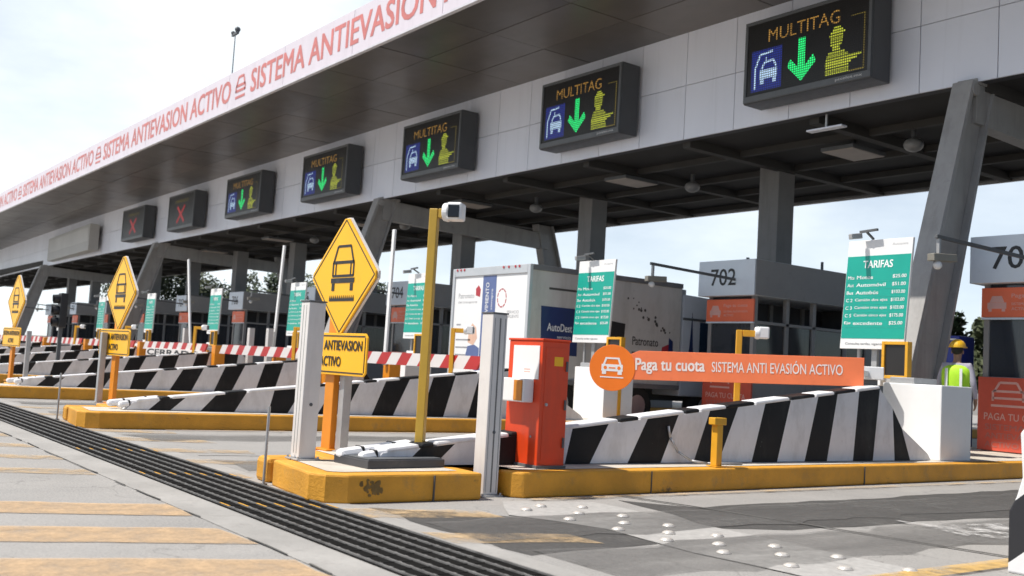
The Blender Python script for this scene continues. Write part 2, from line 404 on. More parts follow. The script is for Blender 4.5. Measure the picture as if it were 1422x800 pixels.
# asphalt strips between the concrete bands of the near lane
g = MB()
g.sheet(jag([(-7.35, 6.85), (-6.75, 7.3), (-6.95, 13.4), (-6.6, 22), (-5.0, 22), (-5.35, 10.7), (-5.5, 8.9), (-5.5, 7.1), (-5.75, 6.42)]), .004)
g.sheet(jag([(-7.45, 4.2), (-6.8, 5.08), (-6.0, 5.5), (-5.42, 5.36), (-5.3, 4.16)]), .004)
struct(g.build('asphalt_road', asphalt))
# dark sheet added at right, mostly unseen, to cut light bounced off the paving
g = MB(); g.sheet(jag([(-3.4, 4.3), (60, 4.3), (60, 40), (-3.4, 40)], .05, 2.), .004); struct(g.build('bounce_cut_sheet', mat('bounce_cut_dark', (.062, .061, .06), .85, .25, .8, .2, (.11, .105, .1), bump=.4)))
g = MB()
for x in (-10.6, -13.9, -18.4, -21.3, -26, -29, -4.9, -6.2): g.sheet(jag([(x - .45, 4.2), (x + .45, 4.2), (x + .4, 24), (x - .4, 24)], .1), .012)
struct(g.build('tyre_grime', asphalt_soft))
g = MB(); g.sheet(jag([(-7.5, 5.55), (-7.3, 6.45), (-6.02, 6.43), (-4.8, 6.45), (-3.6, 6.5), (-3.2, 5.9), (-4.1, 5.45), (-5., 5.36), (-6.0, 5.48), (-6.8, 5.1)], .03), .008)
struct(g.build('stud_band', band_m))
g = MB()
def jline(pts, w_):
    for a, b in zip(pts, pts[1:]): g.bar2(a[0], a[1], b[0], b[1], w_, .010, .014)
jline([(-7.6, 7.05), (-6.69, 7.27), (-5.4, 7.5), (-4.04, 7.74), (-2, 8.1)], .035)
pts = [(-40 + i * .3, 2.71 + rnd.uniform(-.012, .012)) for i in range(140)]
for a, b in zip(pts, pts[1:]):
    if rnd.random() < .62: jline([a, b], rnd.uniform(.005, .014))
jline([(-11.5 + rnd.uniform(-.05, .05) + i * .05, 4.2 + i * .3) for i in range(20)], .007)
struct(g.build('pavement_joint', line_dark))
# painted bars of the crossing before the drain, and their worn ends beyond it
SK = .36
xs = [-1.6, -2.9, -4.15, -5.33, -6.52, -7.68, -8.9, -10.1, -11.4, -12.7, -14.1, -15.5, -17., -18.6, -20.4, -22.4, -24.6]
for x in xs:
    if x == -8.9: continue
    g = MB(); a = .36 if x > -5.4 else .30 if x > -8 else .22
    g.sheet(jag([(x - a - SK * 5, -2.3), (x + a - SK * 5, -2.3), (x + a, 2.70), (x - a, 2.68)], .025, .3), .006)
    struct(g.build('crossing_paint', paint_stripe if x > -8 else paint_faint))
for x in xs[4:15]:
    y1 = 4.0 if (-10.6 < x < -8.2 or -18.2 < x < -15.8) else 5.0
    g = MB(); g.sheet(jag([(x + .45 - .24, 3.92), (x + .45 + .24, 3.92), (x + .45 + .2 + SK * (y1 - 4), y1), (x + .45 - .2 + SK * (y1 - 4), y1)], .03, .25), .008)
    struct(g.build('faded_crossing_paint', paint_faint))
g = MB(); g.sheet([(-7.58, 5.9), (-7.46, 5.9), (-7.60, 24), (-7.70, 24)], .016)
for n in (1, 2, 3): g.sheet([(-7.56 + isl(n), 5.), (-7.45 + isl(n), 5.), (-7.52 + isl(n), 24), (-7.64 + isl(n), 24)], .016)
struct(g.build('faded_edge_line', paint_faint))
g = MB(); g.sheet([(-3.98, 5.6), (-3.78, 5.6), (-3.9, 24), (-4.1, 24)], .016)
struct(g.build('edge_line_paint', paint_yellow))
g = MB(); g.sheet(jag([(-5.55, 8.6), (-5.2, 8.7), (-5.1, 9.6), (-4.5, 9.2), (-4.4, 8.6), (-4.8, 8.4)], .04, .2), .018)
struct(g.build('worn_white_marking', mark_white))

# drain across all lanes: dark trough, long flat bars, cross teeth
t = thing('drain_grate', 'long dark slotted steel grate crossing the pavement in front of the islands', 'drain grate', (-18, 3.48, 0))
g = MB(); g.box(-30, 21, -.42, .42, .0045, .0085); g.build('trough', mat('trough_black', (.014, .0135, .013), .9, spec=.02), t)
grs = mat('grate_steel', (.16, .155, .15), .6, .3, 6, .5, (.05, .047, .045), wscale=9, spec=.2)
for k in range(7):
    y = -.39 + k * .13; g = MB(); g.box(-30, 21, y - .008, y + .008, .009, .019)
    for i in range(380):
        x = -30 + .134 * i + rnd.uniform(-.01, .01)
        if k < 6 and rnd.random() < .93: g.box(x, x + .035, y + .009, y + .022, .009, .017)
    g.build('long_bar', grs, t)
    g = MB()
    for x, w_ in ((10.35, .10), (8.25, .09), (5.9, .08)): g.box(x + y * .36 - w_, x + y * .36 + w_, y - .0075, y + .0075, .0192, .0205)
    g.build('paint_mark', yellow, t)
g = MB()
for i in range(255):
    x = -30 + .2 * i; g.box(x, x + .014, -.37, .37, .0087, .012)
g.build('cross_bars', mat('grate_dark', (.022, .021, .02), .9, .3, 6, spec=.02), t)

# reflector domes of the rumble band
studs = [(-6.994, 6.053), (-6.703, 5.765), (-6.45, 5.455), (-6.991, 5.429), (-7.141, 5.702), (-6.469, 6.055), (-6.157, 5.783), (-5.932, 5.51), (-5.949, 6.073), (-5.678, 5.8), (-5.436, 5.537), (-5.457, 6.1), (-5.17, 5.803), (-4.914, 5.567), (-4.962, 6.171), (-4.698, 5.924), (-4.401, 5.646), (-4.496, 6.278), (-4.197, 5.942), (-3.987, 6.356)]
sm = MB(); sm.tube((0, 0, 0), (0, 0, .012), .062, .058, 20); sm.ball((0, 0, .012), .050, .050, .016, 20, 5, half=True)
s0 = None
for p in studs:
    if s0 is None:
        s0 = sm.build('road_stud', reflector, smooth=True); tag(s0, 'round white metal road stud set in the pale band before the near barrier', 'road stud', 'road studs in the near lane'); o = s0
    else: o = s0.copy(); COL.objects.link(o)
    o.location = (p[0], p[1], .008); o.scale = (.86, .86, .9); o.rotation_euler = (0, 0, p[0] * 7)

# ------------------------------------------------------------------ islands
def island(n):
    x = isl(n)
    t = thing('toll_island', f'raised yellow kerbed concrete island, {"nearest to the camera" if n == 0 else ORD[n] + " from the right"}', 'traffic island', (x, 4, 0), 0, 'toll islands')
    main = [(-9.0, 4.05), (-8.93, 3.97), (-7.93, 3.85), (-7.78, 3.93), (-7.70, 4.10), (-7.68, 5.44), (-8.18, 5.46), (-8.18, 5.80), (-7.76, 5.82), (-7.68, 5.92), (-7.78, 10), (-7.95, 16), (-8.1, 30), (-10.4, 30), (-10.3, 15), (-10.3, 11), (-10.05, 8), (-9.95, 6.2), (-9.9, 4.62), (-9.0, 4.55)]
    if n: main = [p for p in main if p not in ((-7.68, 5.44), (-8.18, 5.46), (-8.18, 5.80), (-7.76, 5.82), (-7.68, 5.92))]
    def shrink(pts, d):
        n_ = len(pts); o = []
        for i in range(n_):
            a, b, c = Vector(pts[i - 1]), Vector(pts[i]), Vector(pts[(i + 1) % n_])
            e1 = (b - a).normalized(); e2 = (c - b).normalized()
            nn = Vector((-e1.y - e2.y, e1.x + e2.x)); L = nn.length
            nn = nn / L; k = d / max(.35, nn.dot(Vector((-e1.y, e1.x))))
            o.append((b.x + nn.x * k, b.y + nn.y * k))
        return o
    loc = lambda pts: [(p[0], p[1] - 4) for p in pts]
    g = MB(); g.prism(loc(main), 0, .24); k = g.build('kerb', yellow_kerb, t, .02)
    g = MB(); g.prism(loc([(-9.40, 4.0), (-9.10, 3.98), (-9.10, 4.5), (-9.40, 4.5)]), 0, .235); g.build('nose_block', yellow_kerb, t, .045)
    g = MB(); g.sheet(loc(shrink(main, .17)), .245); g.build('concrete_top', kerb_top, t)
    if n == 0:
        q = random.Random(3)
        for yy in (.93, 3.6, 7.4):
            g = MB(); g.box(-7.699 + (yy > 1.5) * -.0 - max(0, yy - 1.9) * .0245, -7.672 - max(0, yy - 1.9) * .0245, yy - .006, yy + .006, .0, .225); g.build('kerb_seam', line_dark, t)
        g = MB().frame((-7.694, .32, .135), x=(.03, 1, 0), y=(0, 0, 1), z=(1, 0, 0))
        for k in range(26):
            a, b = q.gauss(0, .045), q.gauss(0, .035); rr = q.uniform(.008, .026); g.prism([(a + rr * q.uniform(.6, 1.3) * math.cos(i * .9), b + rr * q.uniform(.6, 1.3) * math.sin(i * .9)) for i in range(7)], 0, .0015 + k * .00012)
        g.build('rubber_scuff', mat('scuff_black', (.20, .12, .035), .8, .5, 9), t)
    return t
ISL_N = 9
for n in range(ISL_N): island(n)
def T(n, x, y, z=.245): return (x + isl(n), y, z)

# wedge shaped striped barrier, hinged in a white block
def wedge():
    t = thing('wedge_barrier', 'x', 'barrier', (-8.25, 13.6, .245), 0, 'striped wedge barriers')
    bot = [4.62, 4.95, 5.28, 5.75, 6.30, 6.87, 7.21, 7.75, 8.25, 8.77, 9.19, 9.77, 10.24, 10.77, 11.22, 11.77, 12.21, 12.71, 13.08, 13.60]
    top = [4.72, 5.12, 5.50, 5.98, 6.48, 6.95, 7.45, 8.02, 8.50, 9.01, 9.49, 9.98, 10.46, 11.0, 11.4, 11.86, 12.32, 12.63, 12.72, 12.74]
    zt = lambda y: .36 + .112 * (y - 4.7) if y < 12.35 else max(0.01, 1.21 - (y - 12.35) * .9)
    w_ = .25; g = MB()
    for i in range(len(bot) - 1):
        b0, b1, t0, t1 = bot[i], bot[i + 1], top[i], top[i + 1]
        if b1 > 12.9:
            break
        z0, z1 = zt(t0) - .245, zt(t1) - .245
        m = 0 if i % 2 == 0 else 1
        a = [(0, b0 - 13.6, .006), (0, b1 - 13.6, .006), (0, t1 - 13.6, z1), (0, t0 - 13.6, z0)]
        b = [(-w_, p[1], p[2]) for p in a]
        g.hexa(a, b, m)
    # slanted end that meets the block
    zz = zt(12.63) - .245
    g.hexa([(0, 12.71 - 13.6, .006), (0, 13.08 - 13.6, .006), (0, 12.86 - 13.6, zz * .62), (0, 12.63 - 13.6, zz)], [(-w_, 12.71 - 13.6, .006), (-w_, 13.08 - 13.6, .006), (-w_, 12.86 - 13.6, zz * .62), (-w_, 12.63 - 13.6, zz)], 1)
    g.hexa([(0, 13.08 - 13.6, .006), (0, 13.595 - 13.6, .006), (0, 13.5 - 13.6, .10), (0, 12.86 - 13.6, zz * .62)], [(-w_, 13.08 - 13.6, .006), (-w_, 13.595 - 13.6, .006), (-w_, 13.5 - 13.6, .10), (-w_, 12.86 - 13.6, zz * .62)], 0)
    g.build('striped_wedge', [white_worn, black_worn], t)
    # rounded capping rail along the upper edge, alternating white and black pads
    ys = [4.75, 5.12, 5.28, 6.15, 6.5, 7.6, 7.9, 8.6, 8.85, 9.3, 9.8, 10.45, 10.95, 11.35, 11.8, 12.34]
    for i in range(len(ys) - 1):
        y0, y1 = ys[i] + .012, ys[i + 1] - .012
        g = MB(); g.bar((-w_ / 2, y0 - 13.6, zt(y0) - .245 + .016), (-w_ / 2, y1 - 13.6, zt(min(y1, 12.34)) - .245 + .016), w_ * 1.04, .05)
        g.build('edge_pad', white_worn if i % 2 == 0 else black_worn, t, .022)
    # nose pads on the ground end
    for x, y0, y1, za, zb, wd in ((-.30, 4.42, 5.20, .075, .17, .15), (-.07, 4.52, 5.02, .07, .14, .13)):
        g = MB(); g.bar((x, y0 - 13.6, za), (x, y1 - 13.6, zb), wd, .10); npd = g.build('nose_pad', white_worn, t, .045)
        for f in (.3, .72):
            yy = y0 + (y1 - y0) * f - 13.6; zz = za + (zb - za) * f
            g = MB(); g.bar((x, yy - .014, zz), (x, yy + .014, zz + .006), wd + .006, .106); g.build('strap', black_worn, npd, .04)
    return t
W0 = wedge(); W0['label'] = 'black and white striped wedge barrier rising along the nearest toll island'
for n in range(1, ISL_N): dup(W0, T(n, -8.25, 13.6), f'black and white striped wedge barrier lying on the {wh(n)}')

def wblock():
    t = thing('barrier_block', 'white concrete pivot block at the end of the nearest striped wedge', 'concrete block', (-8.15, 13.66, .245), 0, 'white blocks at the wedge ends')
    g = MB(); g.prism([(-.95, 0), (0, 0), (0, .80), (-.95, .80)], 0, 1.07); g.build('block', white_clean, t, .015)
    g = MB(); g.prism([(-.90, .1), (-.5, .1), (-.5, .7), (-.90, .7)], 1.07, 1.16); g.build('cover_plate', steel, t, .01)
    return t
B0 = wblock()
for n in range(1, ISL_N): dup(B0, T(n, -8.15, 14.0 if n == 1 else 13.8), f'white concrete pivot block behind the wedge on the {wh(n)}')

# ---- warning diamond with plate on an orange post
def car_pictogram(g, cu, cv, s, m=0, z0=.0, z1=.004):
    """front view of a pick-up over a row of spikes (line drawing)"""
    w_ = .075 * s; B = lambda a, b, c, d, k=1: g.bar2(cu + a * s, cv + b * s, cu + c * s, cv + d * s, w_ * k, z0, z1, m)
    B(-.36, .92, .36, .92); B(-.36, .92, -.56, .42); B(.36, .92, .56, .42); B(-.60, .42, .60, .42, 1.2)
    B(-.58, .42, -.58, .0); B(.58, .42, .58, .0); B(-.60, .0, .60, .0)
    B(-.42, .40, -.42, .02, .8); B(.42, .40, .42, .02, .8)
    g.box(cu - .66 * s, cu + .66 * s, cv - .22 * s, cv - .07 * s, z0, z1, m)
    g.box(cu - .60 * s, cu - .44 * s, cv - .46 * s, cv - .23 * s, z0, z1, m); g.box(cu + .44 * s, cu + .60 * s, cv - .46 * s, cv - .23 * s, z0, z1, m)
    g.box(cu - .70 * s, cu + .70 * s, cv - .78 * s, cv - .70 * s, z0, z1, m)
    for i in range(13):
        u = cu + (-.66 + i * .11) * s; g.prism([(u - .04 * s, cv - .70 * s), (u + .04 * s, cv - .70 * s), (u, cv - .60 * s)], z0, z1, m)
def diamond():
    t = thing('warning_sign', 'yellow diamond warning sign with car and spikes on the nearest toll island', 'warning sign', (-9.74, 4.86, .245), R(5), 'yellow diamond warning signs')
    g = MB(); g.bar((0, .06, 0), (0, .06, 1.75), .17, .07, up=(0, 1, 0)); g.box(-.14, .14, -.04, .16, 0, .02); g.build('post', orange_post, t, .008)
    c = 1.80; r = .63; 
    def dia(g, r, z0, z1, m=0):
        pts = []
        k = .035
        for a in (0, 90, 180, 270):
            d = Vector((math.cos(R(a)), math.sin(R(a)))); n_ = Vector((-d.y, d.x))
            for q in (-1, 1): p = d * (r - k) + n_ * k * q; pts.append((p.x + .19, p.y + c))
        g.prism(pts, z0, z1, m)
    g = MB().frame((0, 0, 0), **FACE); dia(g, r, 0, .022); f = g.build('diamond_plate', sign_yellow, t, .004)
    # dark hairline border just inside the rim and a pale turned edge
    g = MB().frame((0, -.022, 0), **FACE)
    rr = r - .05
    P = [(rr + .19, c), (.19, c + rr), (-rr + .19, c), (.19, c - rr)]
    for i in range(4): a, b = P[i], P[(i + 1) % 4]; g.bar2(a[0], a[1], b[0], b[1], .012, 0, .003)
    car_pictogram(g, .19, c + .0, .335); g.build('pictogram', black, f)
    g = MB().frame((0, .002, 0), **FACE); dia(g, r + .012, -.03, -.004); g.build('rim', post_white, t)
    g = MB().frame((0, 0, 0), **FACE)
    pl = [(-.55, .78), (.68, .78), (.72, .82), (.72, 1.17), (.68, 1.21), (-.55, 1.21), (-.59, 1.17), (-.59, .82)]
    g.prism(pl, 0, .02); p = g.build('text_plate', sign_yellow, t, .004)
    g = MB().frame((0, -.021, 0), **FACE)
    for a, b in (((-.55, .81), (.68, .81)), ((.69, .82), (.69, 1.17)), ((.68, 1.18), (-.55, 1.18)), ((-.56, 1.17), (-.56, .82))): g.bar2(*a, *b, .012, 0, .003)
    g.build('border', black, p)
    g = MB().frame((0, -.0235, 0), **FACE)
    text(g, 'SISTEMA ANTIEVASION', -.52, 1.035, 1.16, .10, 0, 0, .02); g.build('lettering', black, p)
    g = MB().frame((0, -.0235, 0), **FACE); text(g, 'ACTIVO', .06, .87, .40, .10, 0, 0, .02, 'c'); g.build('lettering', black, p)
    return t
D0 = diamond()
for n in range(1, 7): dup(D0, {1: (-17.42, 4.80, .245), 2: (-25.6, 4.8, .245)}.get(n, T(n, -9.74, 4.86)), f'yellow diamond warning sign on orange post, {wh(n)}')

def greypost(loc, label, h=1.15, grp='slim grey posts beside the diamond signs'):
    t = thing('grey_post', label, 'post', loc, 0, grp)
    g = MB(); g.box(-.055, .055, -.045, .045, .012, h); g.build('shaft', steel, t, .006)
    g = MB(); g.box(-.09, .09, -.08, .08, 0, .012); g.build('base_plate', steel, t)
    return t
G0 = greypost((-9.56, 4.98, .245), 'slim grey steel post beside the orange post of the nearest diamond sign')
for n in (1, 2): dup(G0, T(n, -9.56 if n > 1 else -10.08, 4.98 if n > 1 else 4.7), f'slim grey steel post beside the diamond sign of the {wh(n)}')
t = thing('marker_rod', 'thin grey marker rod standing in front of the nearest white light curtain post', 'marker rod', (-8.95, 3.90, 0)); r0 = t
g = MB(); g.tube((0, 0, 0), (0, 0, .72), .014, n=8); g.build('rod', steel, t); g = MB(); g.tube((0, 0, 0), (0, 0, .02), .035, n=10); g.build('foot', steel_dark, t)
tag(r0, group='marker rods at the island noses')
dup(r0, (-16.95 + .05, 3.92, 0), 'thin grey marker rod at the tip of the second toll island from the right')

# ---- white light curtain pillars
def curtain(loc, label, h, plain_side):
    t = thing('light_curtain_post', label, 'white pillar', loc, 0, 'white light curtain pillars')
    g = MB(); g.box(-.09, .09, -.085, .085, .015, h); b = g.build('housing', post_white, t, .01)
    if plain_side:
        g = MB(); g.box(-.030, -.022, -.0865, -.0852, .06, h - .03); g.build('front_groove', groove, b)
        g = MB(); g.box(.030, .036, -.0865, -.0852, .06, h - .03); g.build('front_groove', groove, b)
    else:
        g = MB(); g.box(.0902, .0915, -.006, .010, .04, h - .04); g.build('side_slit', groove, b)
        g = MB(); g.box(.0902, .0915, -.062, -.056, .04, h - .04); g.build('side_slit', mat('slit_grey', (.30, .29, .28), .5), b)
        g = MB(); g.box(.0902, .0915, .056, .064, .04, h - .04); g.build('side_slit', mat('slit_grey', (.30, .29, .28), .5), b)
    g = MB(); g.box(-.097, .097, -.092, .092, h, h + .014); g.build('cap', steel_dark, t, .003)
    g = MB(); g.box(-.13, .13, -.12, .12, 0, .015); bpl = g.build('base_plate', steel, t, .003)
    for q in (-.11, .11):
        for p in (-.10, .10): g = MB(); g.tube((q, p, .015), (q, p, .035), .011, n=6); g.build('anchor_bolt', steel, bpl)
    g = MB(); g.tube((.0905, .0, .35 * h), (.097, .0, .35 * h), .016, n=10); g.build('lock', steel_dark, t)
    return t
CA = curtain((-8.87, 4.23, .245), 'tall white light curtain pillar in front of the nearest diamond sign', 1.46, True)
CB = curtain((-7.94, 5.66, 0), 'tall white light curtain pillar standing in the kerb notch beside the red cabinet', 1.70, False)
for x, y, l in ((-30.5, 12.5, 'left one of two short white pillars seen over the closed boom'), (-29.3, 12.6, 'right one of two short white pillars seen over the closed boom'), (-37.6, 12.9, 'lone short white pillar above the hanging CERRADO plate')):
    curtain((x, y, .245), l, 1.72, True)

# ---- yellow camera poles
def campole(loc, label, h, ang, arm=.12, m=None):
    t = thing('camera_pole', label, 'camera pole', loc, ang, 'camera poles on the islands')
    m = m or ochre
    g = MB(); g.box(-.042, .042, -.042, .042, .012, h); g.build('pole', m, t, .008)
    g = MB(); g.box(-.11, .11, -.10, .10, 0, .012); g.build('base_plate', steel, t)
    g = MB(); g.box(.05, .05 + arm, -.045, .045, h - .09, h); g.build('arm', m, t, .006)
    x = .05 + arm
    g = MB(); g.tube((x, 0, h - .03), (x + .06, 0, h - .03), .085, .095, 20); c = g.build('camera', white_clean, t, .01)
    g = MB(); g.box(x + .05, x + .20, -.085, .085, h - .11, h + .06); h_ = g.build('housing', white_clean, c, .02)
    return t, x, h
def cam_lens(t, x, h, d):
    c = [o for o in t.children if o.name.startswith('camera')][0]
    g = MB(); 
    if d == 'x': g.box(x + .201, x + .215, -.065, .065, h - .09, h + .03)
    else: g.box(x + .07, x + .18, -.099, -.085, h - .09, h + .03)
    g.build('lens_glass', mat('lens_black', (.01, .01, .011), .15), c, .004)
t, x, h = campole((-8.40, 5.20, .245), 'tall ochre pole carrying a white camera beside the nearest diamond sign', 2.44, R(40), .04); cam_lens(t, x, h, 'y')
t, x, h = campole((-10.05, 11.52, .245), 'yellow pole with bent arm and white camera rising behind the orange board', 1.70, R(48), .17, yellow); cam_lens(t, x, h, 'x')
Y0 = t
for n in range(1, 6): dup(Y0, T(n, -10.05, 11.52), f'yellow pole with bent arm and white camera on the {wh(n)}')

# ---- red cabinet
t = thing('barrier_cabinet', 'red steel barrier cabinet with white notice and ticket reader on nearest island', 'cabinet', (-8.18, 6.40, .245))
g = MB(); g.box(-.275, .275, -.17, .17, 0, 1.24); b = g.build('body', red_cab, t, .008)
g = MB(); g.box(-.285, .285, -.18, .18, 1.24, 1.262); g.build('lid', red_cab, t, .006)
g = MB(); g.box(-.19, .235, -.178, -.1705, .86, 1.19); nn = g.build('notice', white_clean, t, .002)
g = MB().frame((0, -.1785, 0), **FACE)
for k in range(2): g.box(.0, .10, .925 + k * .025, .935 + k * .025, 0, .001)
g.build('small_print', pink_text, nn)
g = MB(); g.box(-.24, .17, -.30, -.172, .63, .86); rd = g.build('ticket_reader', white_clean, t, .012)
g = MB(); g.box(.02, .15, -.312, -.3005, .645, .845); g.build('reader_flap', mat('reader_orange', (.62, .23, .02), .4), rd, .004)
g = MB(); g.box(.2755, .279, -.13, .13, .08, 1.18); g.build('side_door', red_cab, t, .001)
g = MB(); g.tube((.279, -.10, .62), (.292, -.10, .62), .016, n=12); g.build('lock', steel, t)

for z in (.25, .62, 1.0):
    g = MB(); g.tube((.2905, .135, z - .05), (.2905, .135, z + .05), .012, n=8); g.build('hinge', steel_dark, t)
g = MB(); g.box(.2795, .2805, -.02, .09, 1.0, 1.09); g.build('warning_sticker', sign_yellow, t)
g = MB(); g.box(-.29, .29, -.185, .185, .0, .03); g.build('plinth', steel_dark, t, .004)
for xx in (-.16, .16):
    g = MB(); g.tube((xx, -.171, .30), (xx, -.176, .30), .012, n=10); g.build('bolt', steel, t)

# ---- yellow T bollard, black slab, hose
t = thing('t_bollard', 'short yellow T topped sensor post on the near kerb edge', 'bollard', (-7.90, 8.76, .245))
g = MB(); g.box(-.045, .045, -.045, .045, .01, .46); g.build('post', yellow, t, .006)
g = MB(); g.box(-.05, .05, -.095, .095, .46, .54); g.build('head', yellow, t, .008)
g = MB(); g.box(-.075, .075, -.075, .075, 0, .01); g.build('base_plate', yellow, t)
t = thing('cover_slab', 'flat dark grey slab lying on the nose of the nearest island', 'slab', (-8.36, 4.86, .245), R(4))
g = MB(); g.box(-.29, .29, -.42, .42, .0, .075); g.build('slab', black_slab, t, .008); g = MB(); g.box(-.27, .27, -.40, .40, .0755, .085); g.build('top_sheet', steel_dark, t, .003)
pp = [Vector(p) for p in ((-8.235, 8.33, .66), (-8.222, 8.35, .54), (-8.19, 8.45, .38), (-8.12, 8.60, .285), (-8.05, 8.78, .262), (-8.0, 9.3, .26))]
g = MB()
for a, b in zip(pp, pp[1:]): g.tube(a, b + (b - a).normalized() * .006, .014, n=8)
tag(g.build('cable', steel, smooth=True), 'grey cable hanging from the striped wedge down to the island top', 'cable')

# ---- orange board PAGA TU CUOTA on its boom
A = Vector((-11.35, 9.95)); Bp = Vector((-8.43, 12.21)); d = (Bp - A).normalized(); L = (Bp - A).length
t = thing('boom_board', 'orange boom board reading Paga tu cuota with a round car emblem', 'boom barrier', (A.x, A.y, 0), math.atan2(d.y, d.x))
FR = dict(x=(1, 0, 0), y=(0, 0, 1), z=(0, -1, 0))
za0, za1, zb0, zb1 = 1.13, 1.55, 1.23, 1.62
g = MB().frame((0, 0, 0), **FR)
g.prism([(.45, za0 + .005), (L, zb0), (L, zb1), (.62, za1 + .008), (.45, za1 - .07)], 0, .03); bo = g.build('board', orange_sign, t, .004)
g = MB().frame((0, 0, 0), **FR); g.disc((.24, 1.29), .335, .004, .038, 48); di = g.build('emblem_disc', orange_disc, t, .004)
g = MB().frame((0, -.0385, 0), **FR)
cx, cy = .24, 1.31
g.prism([(cx - .10, cy + .13), (cx + .10, cy + .13), (cx + .135, cy + .03), (cx + .105, cy + .03), (cx + .08, cy + .105), (cx - .08, cy + .105), (cx - .105, cy + .03), (cx - .135, cy + .03)], 0, .003)
g.prism([(cx - .155, cy + .03), (cx + .155, cy + .03), (cx + .155, cy - .07), (cx - .155, cy - .07)], 0, .003)
for q in (-1, 1): g.box(cx + q * .115 - .03, cx + q * .115 + .03, cy - .115, cy - .07, 0, .003)
g.box(cx - .17, cx + .17, cy - .165, cy - .148, 0, .003); g.build('car_emblem', white_clean, di)
g = MB().frame((0, -.0415, 0), **FR)
for q in (-1, 1): g.disc((cx + q * .10, cy - .02), .025, 0, .002, 16)
g.box(cx - .05, cx + .05, cy - .03, cy - .012, 0, .002); g.build('emblem_detail', orange_disc, di)
sl_ = (zb0 - za0) / (L - .5)
g = MB().frame((0, -.0315, 0), x=(math.cos(math.atan(sl_)), 0, math.sin(math.atan(sl_))), y=(-math.sin(math.atan(sl_)), 0, math.cos(math.atan(sl_))), z=(0, -1, 0))
b0 = za0 + .10 - sl_ * .5
text(g, 'Paga tu cuota', .62, b0 - .005, .98, .22, 0, 0, .024)
text(g, 'SISTEMA ANTI EVASIÓN ACTIVO', 1.70, b0 + .045, 1.76, .18, 0, 0, .006)
g.build('lettering', mat('board_lettering', (.82, .74, .70), .5), bo)
g = MB(); g.bar((.2, .05, 1.30), (L - .06, .05, 1.40), .06, .09); g.build('boom_arm', alu, t, .005)
g = MB(); g.bar((L - .05, .05, 1.41), (L + .10, 1.14, 1.42), .06, .08); g.build('bracket', alu, t, .005)
g = MB(); g.box(L - .14, L + .34, 1.14, 1.48, 1.34, 1.53); g.build('pivot_housing', white_clean, t, .012)
g = MB(); g.box(L - .06, L + .26, 1.18, 1.44, .245, 1.339); g.build('pedestal', steel_dark, t, .01)

# ---- tariff boards
ROWS = [('Moto', '$00'), ('Automóvil', '$00'), ('Autobús', '$00'), ('Camión 2 ejes', '$00')]
def tariff(loc, label, wd=1.18, rz=R(0)):
    t = thing('tariff_board', label, 'tariff board', loc, rz, 'teal tariff boards')
    hw = wd / 2; z0, z1 = 1.60, 3.38
    lean = .11
    def fr(off): return dict(x=(1, 0, 0), y=(lean * .6, 0, 1), z=(0, -1, 0))
    g = MB().frame((-.10, 0, 0), **fr(0)); g.box(-hw, hw, z0, z1, 0, .05); pn = g.build('panel', white_clean, t, .006)
    g = MB().frame((-.10, -.0505, 0), **fr(0)); g.box(-hw + .01, hw - .01, z0 + .17, z1 - .26, 0, .004); gp = g.build('green_field', teal, pn)
    bw = mat('board_white', (.80, .84, .82), .5)
    g = MB().frame((-.10, -.0555, 0), **fr(0)); text(g, 'TARIFAS', 0, z1 - .46, .54, .12, 0, 0, .02, 'c'); g.build('heading', bw, gp)
    for k in range(7):
        zz = z1 - .64 - k * .125
        wds = [('Mts', 'Motos', '$25.00'), ('Aut', 'Automóvil', '$51.00'), ('Bus', 'Autobús', '$103.00'), ('C 2', 'Camión dos ejes', '$103.00'), ('C 3', 'Camión tres ejes', '$103.00'), ('C 5', 'Camión cinco ejes', '$175.00'), ('Eje', 'excedente', '$25.00')][k]
        g = MB().frame((-.10, -.0555, 0), **fr(0))
        text(g, wds[0], -hw + .05, zz, .12, .055, 0, 0, .010); text(g, wds[1], -hw + .22, zz, min(.60, .060 * len(wds[1])), .058, 0, 0, .010)
        text(g, wds[2], hw - .30, zz, .24, .062, 0, 0, .014); g.build('price_row', bw, gp)
    g = MB().frame((-.10, -.0555, 0), **fr(0))
    for k in range(7): g.box(-hw + .04, hw - .04, z1 - .68 - k * .125, z1 - .676 - k * .125, 0, .0015)
    g.build('rules', teal_line, gp)
    g = MB().frame((-.10, -.0508, 0), **fr(0)); text(g, 'Consulta tarifas vigentes', -hw + .10, z0 + .055, wd * .62, .05, 0, 0, .005); text(g, 'Autopista', hw - .36, z1 - .12, .28, .05); g.build('small_print', print_grey, pn)
    g = MB(); g.box(-.05, .05, .055, .125, 0, 2.2); g.build('post', steel, t, .004); g = MB(); g.box(-.32, -.27, .055, .10, 0, 1.9); g.build('post', steel, t, .004)
    g = MB(); g.bar((-.05, .02, 3.40), (-.05, -.18, 3.50), .03); g.bar((-.18, -.16, 3.505), (.14, -.16, 3.525), .05, .035); g.build('camera_bracket', steel_dark, t)
    g = MB(); g.bar((-.16, -.17, 3.44), (-.20, -.40, 3.40), .08, .09); g.build('top_camera', steel, t, .012)
    return t
TS = [(-9.94, 14.6), (-16.86, 14.6), (-24.17, 14.6), (-31.9, 14.6), (-39.4, 14.6), (-47.5, 14.6), (-55.6, 14.6), (-64.2, 14.6)]
T0 = tariff((TS[0][0], TS[0][1], .245), 'teal and white TARIFAS price board on the nearest island, before the big leaning beam')
TL = ['', 'teal price board seen against the side of the white truck', 'teal price board just left of the white truck', 'teal price board beside the nearest white light curtain pillar', 'teal price board, fifth counting from the right', 'teal price board, sixth counting from the right', 'teal price board, seventh counting from the right', 'teal price board farthest to the left']
for n in range(1, 8): dup(T0, (TS[n][0], TS[n][1], .245), TL[n])

